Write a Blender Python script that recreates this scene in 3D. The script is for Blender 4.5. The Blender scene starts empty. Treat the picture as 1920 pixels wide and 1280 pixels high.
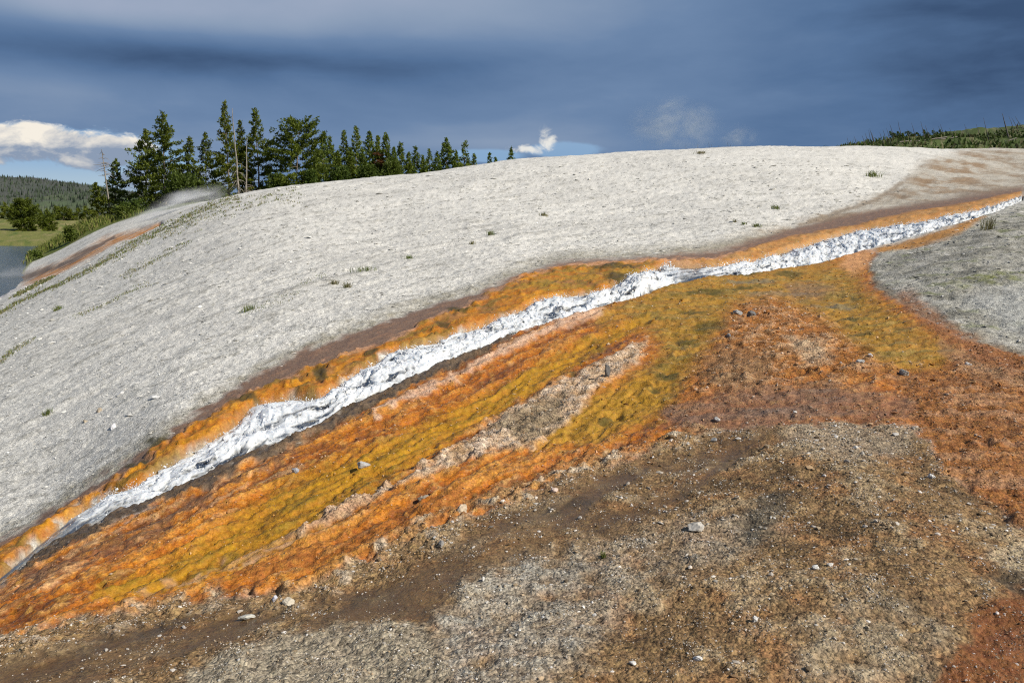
import bpy, math, random
import numpy as np

# ------------------------------------------------------------------ camera, sky, sun, exposure
scene = bpy.context.scene
EYE = 1.75                                   # eye height above the gravel underfoot
F = 1536.0                                   # focal length in photograph pixels (1920 wide)
PITCH = math.atan(250 / F)                   # true horizon at row 390
CP, SP = math.cos(PITCH), math.sin(PITCH)
cam_data = bpy.data.cameras.new('camera')
cam_data.lens = 36 * F / 1920
cam_data.sensor_width = 36
cam_data.clip_start = 0.1
cam_data.clip_end = 6000
cam = bpy.data.objects.new('camera', cam_data)
scene.collection.objects.link(cam)
cam.location = (0, 0, EYE)
cam.rotation_euler = (math.pi / 2 - PITCH, 0, 0)
scene.camera = cam

SUN_EL = math.radians(41)
SUN_AZ = math.radians(112)                   # clockwise from straight ahead: right, a little behind
sun_data = bpy.data.lights.new('sun', 'SUN')
sun_data.energy = 4.9
sun_data.angle = math.radians(0.55)
sun_data.color = (1.0, 0.935, 0.83)
sun = bpy.data.objects.new('sun', sun_data)
scene.collection.objects.link(sun)
sun.rotation_euler = (math.pi / 2 - SUN_EL, 0, math.pi - SUN_AZ)

scene.view_settings.view_transform = 'Standard'
scene.view_settings.look = 'None'
scene.view_settings.exposure = 0.0
scene.view_settings.gamma = 1.0
scene.cycles.use_denoising = False
scene.cycles.pixel_filter_type = 'BLACKMAN_HARRIS'
scene.cycles.filter_width = 1.15
scene.cycles.max_bounces = 8
scene.cycles.transparent_max_bounces = 16
scene.cycles.volume_bounces = 4
scene.cycles.sample_clamp_indirect = 8
scene.cycles.caustics_reflective = False
scene.cycles.caustics_refractive = False


class NT:
    """small helper round a node tree"""
    def __init__(self, tree):
        self.t = tree
        self.t.nodes.clear()

    def n(self, typ, **kw):
        nd = self.t.nodes.new(typ)
        for k, v in kw.items():
            if k.startswith('_'):
                nd.inputs[k[1:].replace('_', ' ')].default_value = v
            else:
                setattr(nd, k, v)
        return nd

    def link(self, a, b):
        self.t.links.new(a, b)

    def put(self, sock, v):
        if isinstance(v, bpy.types.NodeSocket):
            self.link(v, sock)
        elif v is not None:
            sock.default_value = v

    def m(self, op, a, b=None, c=None, clamp=False):
        nd = self.t.nodes.new('ShaderNodeMath')
        nd.operation = op
        nd.use_clamp = clamp
        for i, v in enumerate((a, b, c)):
            if v is not None:
                self.put(nd.inputs[i], v)
        return nd.outputs[0]

    def ss(self, x, a, b):
        nd = self.t.nodes.new('ShaderNodeMapRange')
        nd.interpolation_type = 'SMOOTHSTEP'
        self.put(nd.inputs[0], x)
        self.put(nd.inputs[1], a)
        self.put(nd.inputs[2], b)
        return nd.outputs[0]

    def mix(self, f, a, b, mode='MIX'):
        nd = self.t.nodes.new('ShaderNodeMix')
        nd.data_type = 'RGBA'
        nd.blend_type = mode
        nd.clamp_factor = True
        def c4(v):
            return v if isinstance(v, bpy.types.NodeSocket) or len(v) == 4 else (*v, 1)
        self.put(nd.inputs[0], f)
        self.put(nd.inputs[6], c4(a))
        self.put(nd.inputs[7], c4(b))
        return nd.outputs[2]

    def noise(self, vec, scale, detail=4, rough=0.55, dist=0.0):
        nd = self.n('ShaderNodeTexNoise')
        nd.inputs['Scale'].default_value = scale
        nd.inputs['Detail'].default_value = detail
        nd.inputs['Roughness'].default_value = rough
        nd.inputs['Distortion'].default_value = dist
        if vec is not None:
            self.link(vec, nd.inputs['Vector'])
        return nd.outputs['Fac']

    def comb(self, x, y, z=0.0):
        nd = self.n('ShaderNodeCombineXYZ')
        for i, v in enumerate((x, y, z)):
            self.put(nd.inputs[i], v)
        return nd.outputs[0]


def ray(px, py):
    u = (np.asarray(px, float) - 960) / F
    v = (640 - np.asarray(py, float)) / F
    return u, CP + v * SP, -SP + v * CP


def sky_pos(px, py):
    x, y, z = ray(px, py)
    return float(np.arctan2(x, y)), float(z / np.hypot(x, y))


world = bpy.data.worlds.new('World')
scene.world = world
world.use_nodes = True
w = NT(world.node_tree)
tc = w.n('ShaderNodeTexCoord')
sep = w.n('ShaderNodeSeparateXYZ')
w.link(tc.outputs['Generated'], sep.inputs[0])
sx, sy, sz = sep.outputs
az = w.m('ARCTAN2', sx, sy)
te = w.m('DIVIDE', sz, w.m('SQRT', w.m('ADD', w.m('MULTIPLY', sx, sx), w.m('MULTIPLY', sy, sy))))
te = w.m('MINIMUM', te, 3.0)
nish = w.n('ShaderNodeTexSky', sky_type='NISHITA')
nish.sun_disc = False
nish.sun_elevation = SUN_EL
nish.sun_rotation = SUN_AZ
nish_col = w.mix(1.0, nish.outputs[0], (0.06, 0.06, 0.06), 'MULTIPLY')
# storm deck: noise stretched along the horizon
c_big = w.comb(w.m('MULTIPLY', az, 2.6), w.m('MULTIPLY', te, 7.0), 0.3)
n_big = w.noise(c_big, 1.0, 5, 0.5, 0.3)
c_fine = w.comb(w.m('MULTIPLY', az, 6.0), w.m('MULTIPLY', te, 21.0), 4.0)
n_fine = w.noise(c_fine, 1.0, 8, 0.56, 0.2)


def blob(px, py, rx, ry, rag=0.0, power=1.0):
    a0, t0 = sky_pos(px, py)
    dx = w.m('DIVIDE', w.m('SUBTRACT', az, a0), rx / F)
    dy = w.m('DIVIDE', w.m('SUBTRACT', te, t0), ry / F)
    d = w.m('ADD', w.m('MULTIPLY', dx, dx), w.m('MULTIPLY', dy, dy))
    if rag:
        d = w.m('ADD', d, w.m('MULTIPLY', w.m('SUBTRACT', n_fine, 0.5), rag))
    return w.m('EXPONENT', w.m('MULTIPLY', d, -power))


val = w.m('MULTIPLY_ADD', w.m('SUBTRACT', n_big, 0.5), 0.50, w.m('MULTIPLY_ADD', w.ss(te, .14, .04), .18, .35))
val = w.m('MULTIPLY_ADD', w.m('SUBTRACT', n_fine, 0.5), 0.32, val)
for px, py, rx, ry, amp, rag in [(640, -15, 560, 85, .44, .8), (160, 10, 260, 40, .32, 1.0), (420, 112, 520, 34, -.26, .8), (60, 150, 200, 30, .16, .8),
                                 (300, 205, 420, 50, .10, .5), (1000, 190, 260, 60, .10, .6), (1250, 60, 300, 120, .05, .5),
                                 (1900, 70, 260, 150, -.26, 1.2), (1650, 230, 420, 60, -.10, .4), (1560, 120, 200, 90, .03, .5),
                                 (900, 240, 160, 14, .08, 1.2), (950, 268, 220, 16, .16, 1.2)]:
    val = w.m('MULTIPLY_ADD', blob(px, py, rx, ry, rag), amp, val)
ramp = w.n('ShaderNodeValToRGB')
cr = ramp.color_ramp
cr.elements[0].position = 0.05
cr.elements[0].color = (.047, .090, .182, 1)
cr.elements[1].position = 0.95
cr.elements[1].color = (.40, .45, .58, 1)
for p, c in [(.30, (.094, .170, .315, 1)), (.52, (.152, .240, .398, 1)), (.72, (.265, .345, .480, 1))]:
    e = cr.elements.new(p)
    e.color = c
w.link(val, ramp.inputs[0])
storm = ramp.outputs[0]
# strip of open sky under the deck at the far left and centre, cumulus banks in it
n_cum = w.noise(w.comb(w.m('MULTIPLY', az, 24.0), w.m('MULTIPLY', te, 46.0), 2.0), 1.0, 10, 0.62, 0.3)
n_edge = w.m('MULTIPLY', w.m('SUBTRACT', n_cum, 0.5), 1.0)
open_l = w.ss(w.m('ADD', blob(40, 305, 300, 62, .5), w.m('MULTIPLY', n_edge, .5)), .34, .5)
open_c = w.ss(w.m('ADD', blob(1060, 281, 85, 17, 1.0), w.m('MULTIPLY', n_edge, .6)), .35, .65)
open_c2 = w.ss(w.m('ADD', blob(905, 292, 90, 14, .6), w.m('MULTIPLY', n_edge, .4)), .35, .65)
clear = w.mix(w.ss(te, .02, .06), (.42, .55, .66), (.27, .44, .66))
skycol = w.mix(w.m('MAXIMUM', w.m('MAXIMUM', open_l, w.m('MULTIPLY', open_c, .75)), w.m('MULTIPLY', open_c2, .8)), storm, clear)
cum_shade = w.m('ADD', w.ss(w.m('ADD', te, w.m('MULTIPLY', n_edge, .03)), sky_pos(100, 312)[1], sky_pos(100, 228)[1]), w.m('MULTIPLY_ADD', n_edge, 2.4, -.12))
cumcol = w.mix(cum_shade, (.26, .33, .45), (.92, .86, .76))
cum = w.ss(w.m('ADD', w.m('MAXIMUM', blob(60, 268, 130, 32), w.m('MAXIMUM', blob(190, 285, 90, 32), blob(330, 336, 130, 26))), w.m('MULTIPLY', n_edge, 1.5)), .34, .60)
skycol = w.mix(cum, skycol, cumcol)
n_sm = w.noise(w.comb(w.m('MULTIPLY', az, 70.0), w.m('MULTIPLY', te, 90.0), 5.0), 1.0, 6, 0.6, 0.6)
cb = w.m('MAXIMUM', blob(1028, 264, 17, 22), blob(995, 280, 40, 9))
cum2 = w.m('MULTIPLY', w.ss(w.m('ADD', cb, w.m('MULTIPLY', w.m('SUBTRACT', n_sm, .5), 2.0)), .30, 1.1), w.ss(cb, .05, .45))
skycol = w.mix(w.m('MULTIPLY', cum2, .9), skycol, (.86, .84, .78))
# the storm stands ahead; behind the camera the sky is open
front = w.ss(sy, -.55, .25)
over = w.ss(sz, .92, .6)
final = w.mix(w.m('MULTIPLY', front, over), nish_col, skycol)
bg = w.n('ShaderNodeBackground')
bg.inputs['Strength'].default_value = 1.0
w.link(final, bg.inputs['Color'])
wo = w.n('ShaderNodeOutputWorld')
w.link(bg.outputs[0], wo.inputs[0])


# ------------------------------------------------------------------ helpers
rng = np.random.default_rng(7)
random.seed(7)
COL = scene.collection


def smooth(x, a, b):
    t = np.clip((x - a) / (b - a), 0, 1)
    return t * t * (3 - 2 * t)


def _hash(ix, iy, seed):
    h = (ix.astype(np.uint32) * np.uint32(374761393)) ^ (iy.astype(np.uint32) * np.uint32(668265263)) ^ np.uint32(seed * 2246822519 & 0xffffffff)
    h = (h ^ (h >> np.uint32(13))) * np.uint32(1274126177)
    h = (h ^ (h >> np.uint32(16))) * np.uint32(2246822519)
    return h ^ (h >> np.uint32(15))


def perlin(x, y, seed=0):
    """gradient noise, about -1..1"""
    fx, fy = np.floor(x), np.floor(y)
    ix, iy = fx.astype(np.int64), fy.astype(np.int64)
    dx, dy = (x - fx).astype(np.float32), (y - fy).astype(np.float32)
    u = dx * dx * dx * (dx * (dx * 6 - 15) + 10)
    v = dy * dy * dy * (dy * (dy * 6 - 15) + 10)
    def g(ox, oy):
        a = _hash(ix + ox, iy + oy, seed).astype(np.float32) * np.float32(2 * math.pi / 4294967296.0)
        return np.cos(a) * (dx - ox) + np.sin(a) * (dy - oy)
    a = g(0, 0); b = g(1, 0); c = g(0, 1); d = g(1, 1)
    return ((a + (b - a) * u) * (1 - v) + (c + (d - c) * u) * v) * 1.5


def fbm(x, y, oct=4, seed=0, gain=0.5):
    s = 0
    a = 1.0
    for i in range(oct):
        s = s + a * perlin(x, y, seed + i * 17)
        x, y = x * 2.03 + 3.1, y * 2.03 - 1.7
        a *= gain
    return s


def ridge(x, y, oct=3, seed=0):
    s = 0
    a = 1.0
    for i in range(oct):
        s = s + a * (1 - np.abs(perlin(x, y, seed + i * 13)) * 2)
        x, y = x * 2.1 + 1.3, y * 2.1 + 5.7
        a *= 0.5
    return s


def cells(x, y, seed=0):
    """distance to the nearest scattered point and that point's random value"""
    fx, fy = np.floor(x), np.floor(y)
    ix, iy = fx.astype(np.int64), fy.astype(np.int64)
    best = np.full(x.shape, 9.0, np.float32)
    rnd = np.zeros(x.shape, np.float32)
    for ox in (-1, 0, 1):
        for oy in (-1, 0, 1):
            h = _hash(ix + ox, iy + oy, seed)
            qx = ox + (h & np.uint32(0xffff)).astype(np.float32) / 65535 - (x - fx)
            qy = oy + (h >> np.uint32(16)).astype(np.float32) / 65535 - (y - fy)
            d = np.sqrt(qx * qx + qy * qy)
            m = d < best
            best = np.where(m, d, best).astype(np.float32)
            rnd = np.where(m, ((h >> np.uint32(7)) & np.uint32(0x3ff)).astype(np.float32) / 1023, rnd)
    return best, rnd


def fast_mesh(name, co, faces, smooth_shade=False):
    co = np.ascontiguousarray(co, np.float32)
    faces = np.ascontiguousarray(faces, np.int32)
    k = faces.shape[1]
    me = bpy.data.meshes.new(name)
    me.vertices.add(len(co))
    me.vertices.foreach_set('co', co.ravel())
    me.loops.add(faces.size)
    me.loops.foreach_set('vertex_index', faces.ravel())
    me.polygons.add(len(faces))
    me.polygons.foreach_set('loop_start', np.arange(0, faces.size, k, dtype=np.int32))
    me.polygons.foreach_set('use_smooth', np.full(len(faces), smooth_shade, bool))
    me.update(calc_edges=True)
    return me


def add_attr(me, name, arr, typ='FLOAT'):
    at = me.attributes.new(name, typ, 'POINT')
    if typ == 'FLOAT':
        at.data.foreach_set('value', np.ascontiguousarray(arr, np.float32))
    else:
        a = np.ones((len(arr), 4), np.float32)
        a[:, :3] = arr
        at.data.foreach_set('color', a.ravel())


def link_obj(name, me, mat=None, parent=None, **props):
    o = bpy.data.objects.new(name, me)
    COL.objects.link(o)
    if mat is not None and me is not None and not me.materials:
        me.materials.append(mat)
    if parent is not None:
        o.parent = parent
    for k, v in props.items():
        o[k] = v
    return o


def empty(name, loc, label, category, group=None):
    o = bpy.data.objects.new(name, None)
    COL.objects.link(o)
    o.location = loc
    o.empty_display_size = 0.2
    o['label'] = label
    o['category'] = category
    if group:
        o['group'] = group
    return o


def new_mat(name):
    m = bpy.data.materials.new(name)
    m.use_nodes = True
    nt = NT(m.node_tree)
    out = nt.n('ShaderNodeOutputMaterial')
    return m, nt, out


# ------------------------------------------------------------------ terrain: smooth heights through known points
def at(px, py, Y):
    x, y, z = ray(px, py)
    return float(x / y * Y), float(Y), float(z / y * Y)


KNOWN = [(0,1280,3.1),(480,1280,2.95),(960,1280,2.8),(1440,1280,2.75),(1920,1280,2.7),
(1900,380,28),(1600,455,21),(1400,492,17.5),(1250,512,15.5),(1180,540,14),(950,597,12),(700,700,9.6),(500,790,8.2),(300,895,7.1),(100,1000,6.4),(0,1060,6.1),
(1400,600,11.2),(1700,650,8.6),(1400,750,7.0),(1900,750,6.5),(1000,750,8.0),(700,900,5.9),(400,1000,5.3),(100,1100,4.75),(0,1180,4.1),
(1000,950,4.9),(1400,950,4.6),(1900,950,4.4),(600,1100,4.1),(1000,1150,3.45),(1900,1150,3.2),(250,1200,3.6),
(1650,520,15),(1750,500,14.6),(1900,500,13.5),(1900,420,20),(1900,600,9.8),(1650,485,18),
(960,540,14),(960,500,17),(960,420,26),(960,350,39),(960,300,56),
(1400,275,60),(1400,350,36),(1400,420,24),(1400,460,20),
(1900,278,62),(1900,320,45),(1900,350,36),(1650,275,61),(1650,350,37),(1650,420,24),
(1180,285,58),(1180,350,38),(1180,440,22.5),
(700,333,54),(700,400,32),(700,500,18.5),(700,580,13.2),(700,620,11.6),
(500,355,50),(500,450,26),(500,560,15.5),(500,650,11.4),
(400,378,48),(300,420,46),(300,500,27),(300,600,16),(300,700,11.2),(300,790,8.7),
(200,455,47),(100,513,42),(0,572,36),(200,550,25),(0,650,19.5),(100,620,19),(0,750,13),(0,850,9.7),(0,950,7.7),(100,900,8.3),
(0,545,55),(35,520,63),(100,490,66),(200,440,68),(280,415,70),(60,492,80),(120,462,84),(200,420,88),(290,392,90),(170,411,97),
(0,456,122),(100,456,118),(150,450,120),(0,440,145),(0,415,200),(120,430,165),(160,418,185),(-400,456,120),(-400,415,200),
(0,395,300),(150,400,300),(0,365,450),(150,370,430),(0,334,720),(80,340,720),(170,350,720),(300,372,720),(600,392,720),(1200,400,720),(-400,330,720),(0,372,1300),(170,372,1300),(1000,395,1300),
(1620,275,205),(1680,264,215),(1750,259,222),(1850,257,225),(1920,243,225),(2300,225,225),(1500,292,205),(1300,300,200),(1000,330,200),(700,385,200),(1700,272,185),(1900,270,185),(1400,290,240),(2300,262,170),
(1920,260,330),(1650,285,330),(1500,320,330)]
KP = [at(*k) for k in KNOWN]
# ground that the crest hides or that lies beside the frame (x, y, height relative to the eye)
KP += [(0,75,3.1),(0,100,1.2),(-12,75,1.2),(-20,95,.3),(-32,95,-.1),(-38,100,-.5),(25,85,4.2),(45,85,4.3),(10,130,1),(40,130,3),(70,70,4.6),(45,40,2.0),(20,14,-.7),(12,7,-1.2),
(5,2,-1.7),(2.5,1.2,-1.7),(-2,1.2,-1.9),(-3,2,-2.05),(-6,4,-2.6),(-12,8,-3.4),(-25,14,-5.2),(-35,25,-6.6),(-60,45,-7),(-45,60,-6.6),(-52,72,-6.7),(-62,90,-6.8),(-64,105,-6.8),(-56,114,-6.6),
(-25,120,-.8),(-40,118,-4.5),(0,160,-1),(-25,160,-3)]
KP = np.array(KP)


def _uv(x, y):
    return np.arctan2(x, y) * 3.0, np.log(np.hypot(x, y))


def _phi(r2):
    return 0.5 * r2 * np.log(r2 + 1e-12)


_u, _w = _uv(KP[:, 0], KP[:, 1])
_n = len(KP)
_A = _phi((_u[:, None] - _u) ** 2 + (_w[:, None] - _w) ** 2) + np.eye(_n) * 2e-3
_Q = np.stack([np.ones(_n), _u, _w], 1)
_c = np.linalg.solve(np.block([[_A, _Q], [_Q.T, np.zeros((3, 3))]]), np.r_[KP[:, 2], 0, 0, 0])


def height_fit(x, y):
    u, ww = _uv(x, y)
    out = _c[_n] + _c[_n + 1] * u + _c[_n + 2] * ww
    for i in range(_n):
        out = out + _c[i] * _phi((u - _u[i]) ** 2 + (ww - _w[i]) ** 2)
    return out


# coarse table of the smooth heights for fast lookup
T_AX = np.linspace(math.radians(-80), math.radians(80), 481)
W_AX = np.linspace(math.log(0.9), math.log(1900), 420)
_tt, _ww = np.meshgrid(T_AX, W_AX)
TAB = height_fit(np.exp(_ww) * np.sin(_tt), np.exp(_ww) * np.cos(_tt))


def bilerp(tab, wx, tx, ww, tt):
    i = np.clip(np.searchsorted(wx, ww) - 1, 0, len(wx) - 2)
    j = np.clip(np.searchsorted(tx, tt) - 1, 0, len(tx) - 2)
    a = np.clip((ww - wx[i]) / (wx[i + 1] - wx[i]), 0, 1)
    b = np.clip((tt - tx[j]) / (tx[j + 1] - tx[j]), 0, 1)
    return (tab[i, j] * (1 - a) + tab[i + 1, j] * a) * (1 - b) + (tab[i, j + 1] * (1 - a) + tab[i + 1, j + 1] * a) * b


def base_h(x, y):
    return bilerp(TAB, W_AX, T_AX, np.log(np.hypot(x, y)), np.arctan2(x, y))


def to_px(x, y, z):
    d = y * CP - z * SP
    h = y * SP + z * CP
    return 960 + F * x / d, 640 - F * h / d


def on_ground(px, py, ymin=1.5, ymax=1500):
    """where the line of sight through a photograph pixel meets the smooth ground"""
    px = np.atleast_1d(np.asarray(px, float))
    py = np.atleast_1d(np.asarray(py, float))
    rx, ry, rz = ray(px, py)
    Y = np.exp(np.linspace(math.log(ymin), math.log(ymax), 700))
    X = (rx / ry)[:, None] * Y
    Z = (rz / ry)[:, None] * Y
    D = Z - base_h(X, np.broadcast_to(Y, X.shape))
    below = D < 0
    k = np.argmax(below, 1)
    k = np.where(below.any(1), np.maximum(k, 1), len(Y) - 1)
    r = np.arange(len(px))
    d0, d1 = D[r, k - 1], D[r, k]
    t = np.clip(d0 / (d0 - d1 + 1e-9), 0, 1)
    y = Y[k - 1] + (Y[k] - Y[k - 1]) * t
    return (rx / ry) * y, y


# grid: dense inside the photograph's field, thinner beside it and far away
th = np.concatenate([np.linspace(-80, -37.5, 40), np.linspace(-37, 37, 665), np.linspace(37.5, 80, 40)])
th = np.radians(th)
rows = [1.1]
while rows[-1] < 1800:
    r_ = rows[-1]
    if r_ < 2.3: d = .02
    elif r_ < 9: d = .0042
    elif r_ < 26: d = .0053
    elif r_ < 75: d = .0090
    elif r_ < 130: d = .012
    else: d = .022
    rows.append(r_ * (1 + d))
rows = np.array(rows)
TH, RR = np.meshgrid(th, rows)
NR, NT_ = TH.shape
GX, GY = RR * np.sin(TH), RR * np.cos(TH)
GH = bilerp(TAB, W_AX, T_AX, np.log(RR), TH)
PX, PY = to_px(GX, GY, GH)
gx, gy, gh, gpx, gpy, gr = [a.ravel().astype(np.float64) for a in (GX, GY, GH, PX, PY, RR)]
N = len(gx)
mpp = gr / F                                      # metres per photograph pixel
tha, lnr = TH.ravel(), np.log(gr)

# ragged edges: shift the pattern a little by noise of roughly constant size in the picture
jx = fbm(tha * 42, lnr * 30, 3, 91)
jy = fbm(tha * 42, lnr * 30, 3, 57)
amp = np.clip((gpy - 300) / 700, .12, 1.0)
qx = gpx + jx * 16 * amp
qy = gpy + jy * 12 * amp


def seg_dist(x, y, P, closed=False):
    P = np.asarray(P, float)
    Q = np.roll(P, -1, 0) if closed else P[1:]
    A = P if closed else P[:-1]
    best = np.full(x.shape, 1e9)
    tbest = np.zeros(x.shape)
    for i, (a, b) in enumerate(zip(A, Q)):
        dx, dy = b - a
        t = np.clip(((x - a[0]) * dx + (y - a[1]) * dy) / (dx * dx + dy * dy + 1e-9), 0, 1)
        d = (x - a[0] - t * dx) ** 2 + (y - a[1] - t * dy) ** 2
        m = d < best
        best = np.where(m, d, best)
        tbest = np.where(m, i + t, tbest)
    return np.sqrt(best), tbest


def inside(x, y, P):
    P = np.asarray(P, float)
    c = np.zeros(x.shape, bool)
    for (x0, y0), (x1, y1) in zip(P, np.roll(P, -1, 0)):
        if y0 == y1:
            continue
        c ^= ((y0 > y) != (y1 > y)) & (x < (x1 - x0) * (y - y0) / (y1 - y0) + x0)
    return c


def zone(P, soft=8, raw=False, shift=0.0):
    """soft mask of a patch outlined on the photograph, laid on the ground"""
    P = np.asarray(P, float)
    m = np.zeros(N)
    pad = soft * 2 + 30
    x, y = (gpx, gpy) if raw else (qx, qy)
    s = (gpx > P[:, 0].min() - pad) & (gpx < P[:, 0].max() + pad) & (gpy > P[:, 1].min() - pad) & (gpy < P[:, 1].max() + pad) & (gr < 120)
    if not s.any():
        return m
    d, _ = seg_dist(x[s], y[s], P, True)
    d = np.where(inside(x[s], y[s], P), d, -d) + shift
    m[s] = smooth(d, -soft, soft)
    return m


def band(P, wid, soft=0.6, raw=False):
    """soft mask along a line; wid = half widths in photograph pixels at each point"""
    P = np.asarray(P, float)
    wid = np.broadcast_to(np.asarray(wid, float), (len(P),))
    m = np.zeros(N)
    pad = wid.max() * 2 + 40
    x, y = (gpx, gpy) if raw else (qx, qy)
    s = (gpx > P[:, 0].min() - pad) & (gpx < P[:, 0].max() + pad) & (gpy > P[:, 1].min() - pad) & (gpy < P[:, 1].max() + pad) & (gr < 120)
    if not s.any():
        return m
    d, t = seg_dist(x[s], y[s], P)
    ww = np.interp(t, np.arange(len(P)), wid)
    m[s] = 1 - smooth(d / ww, 1 - soft, 1 + soft)
    return m


# outlines read off the photograph
S_UP = [(1915,368),(1870,383),(1835,393),(1770,404),(1700,418),(1640,424),(1600,431),(1540,449),(1480,467),(1420,487),(1350,496),(1300,494),(1250,494),(1215,507),(1170,527),(1130,546),(1060,550),(1000,564),(960,590),(900,606),(860,620),(820,637),(740,658),(690,683),(650,712),(600,738),(540,742),(480,755),(440,787),(400,817),(350,843),(300,872),(260,905),(200,928),(140,958),(80,1003),(40,1040),(-40,1105),(-140,1190),(-320,1340)]
S_LO = [(1915,374),(1872,391),(1840,402),(1760,425),(1700,440),(1620,464),(1540,488),(1480,497),(1400,510),(1330,513),(1250,530),(1200,550),(1150,563),(1090,585),(1000,606),(940,631),(880,656),(820,676),(800,690),(740,716),(700,736),(640,762),(600,790),(540,815),(480,836),(420,866),(360,896),(290,930),(220,952),(160,982),(90,1018),(50,1048),(-30,1115),(-130,1200),(-290,1350)]
S_POLY = S_UP + S_LO[::-1]
LEDGE_OUT = [(1915,360),(1800,384),(1720,396),(1650,412),(1600,425),(1500,440),(1400,468),(1340,486),(1200,489),(1050,500),(980,518),(920,548),(870,578),(800,602),(740,637),(680,657),(600,682),(540,707),(480,732),(420,764),(350,808),(280,862),(200,912),(120,962),(40,1008),(-40,1060),(-140,1140),(-340,1300)]
MARGIN_OUT = [(1915,352),(1750,380),(1650,392),(1500,425),(1350,470),(1200,482),(1050,490),(960,518),(900,548),(800,574),(700,610),(620,640),(560,664),(480,704),(400,755),(330,800),(260,850),(180,905),(100,955),(0,1012),(-100,1090),(-350,1280)]
RB_OUT = [(960,634),(880,680),(800,715),(740,746),(700,766),(640,792),(560,832),(480,867),(400,902),(330,937),(250,962),(180,1002),(100,1044),(0,1094),(-100,1170),(-270,1350)]
APRON = [(1250,512),(1400,505),(1540,487),(1600,472),(1650,470),(1625,500),(1640,540),(1720,590),(1800,632),(1920,668),(5200,700),(5200,1000),(1920,985),(1850,930),(1770,880),(1720,800),(1600,790),(1440,800),(1330,810),(1200,850),(1060,895),(900,960),(800,1000),(640,1070),(560,1110),(420,1112),(300,1135),(150,1160),(0,1195),(-200,1290),(-330,1480),(-420,1480),(-290,1350),(-140,1195),(-30,1110),(100,1030),(330,930),(560,825),(800,705),(960,625),(1130,570),(1200,550)]

white_c = np.array([.685, .670, .622])
col = np.tile(white_c, (N, 1))
wet = np.zeros(N)
speck = np.full(N, .55)
mat_m = np.zeros(N)                                # slimy algal mat
grit = np.zeros(N)                                 # loose gravel


def paint(mask, c, wv=None, sp=None):
    global col, wet, speck
    k = mask[:, None]
    col = col * (1 - k) + np.asarray(c)[None, :] * k
    if wv is not None:
        wet = wet * (1 - mask) + wv * mask
    if sp is not None:
        speck = speck * (1 - mask) + sp * mask


sX, sY = on_ground([p[0] for p in S_LO], [p[1] for p in S_LO])
s_line = np.stack([sX, sY], 1)
near = gr < 110
sd = np.zeros(N); st = np.zeros(N)
sd[near], st[near] = seg_dist(gx[near], gy[near], s_line)
slen = np.r_[0, np.cumsum(np.hypot(*np.diff(s_line, axis=0).T))]
sal = np.interp(st, np.arange(len(slen)), slen)
# --- white sinter: broad tonal drift, grey and buff patches
a1 = fbm(gx * .22, gy * .22, 4, 3)
a2 = fbm(gx * 1.1, gy * .7, 4, 9)
col *= (1 + .10 * a1 + .09 * a2)[:, None]
paint(np.clip(smooth(a2 + .5 * a1, .45, 1.0), 0, 1) * .5, (.46, .455, .42))
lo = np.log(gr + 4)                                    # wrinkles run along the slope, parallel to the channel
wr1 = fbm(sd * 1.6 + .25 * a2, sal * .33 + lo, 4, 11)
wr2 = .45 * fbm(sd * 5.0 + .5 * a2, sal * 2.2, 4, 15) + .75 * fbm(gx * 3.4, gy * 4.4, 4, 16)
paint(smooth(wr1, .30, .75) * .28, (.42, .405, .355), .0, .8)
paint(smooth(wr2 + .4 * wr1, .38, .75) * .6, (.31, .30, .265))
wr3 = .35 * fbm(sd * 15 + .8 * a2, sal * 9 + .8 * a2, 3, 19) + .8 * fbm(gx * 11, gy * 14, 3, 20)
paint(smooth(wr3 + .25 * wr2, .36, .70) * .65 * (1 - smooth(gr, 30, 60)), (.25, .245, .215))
paint(smooth(-wr1 + .3 * wr2, .45, .9) * .5, (.71, .69, .63))
paint(smooth(-gpx, -420, 60) * smooth(gpy, 420, 560) * .22, (.45, .45, .42))  # sinter greyed leftwards: the slope's turn away from the sun, put into the colour
# buff and rusty ground at the upper right
G_UR = [(1680,355),(1720,310),(1830,276),(2050,276),(2050,360),(1920,362),(1830,385),(1740,398),(1600,425),(1450,452),(1330,480),(1250,482),(1400,440),(1560,400)]
n_ur = fbm(gx * .5, gy * .25, 5, 21) + .5 * fbm(gx * 2.4, gy * 1.2, 3, 23)
m = zone(G_UR, 14)
paint(m * (.75 + .25 * np.clip(n_ur, -1, 1)), (.37, .325, .255), .0, .7)
paint(m * smooth(n_ur, -.1, .8) * .75, (.265, .185, .12), .1)
paint(zone([(1700,345),(1760,300),(1830,280),(1860,300),(1830,340),(1760,370)], 18) * smooth(n_ur, -.3, .3) * .7, (.30, .20, .12))
paint(band([(1920,360),(1820,372),(1700,398),(1560,425),(1400,462)], [10, 12, 12, 12, 10]) * .75, (.22, .165, .12), .45)
paint(band([(1690,345),(1640,375),(1560,402),(1500,420)], [4, 4, 4, 3]) * .7, (.26, .20, .14))
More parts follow.
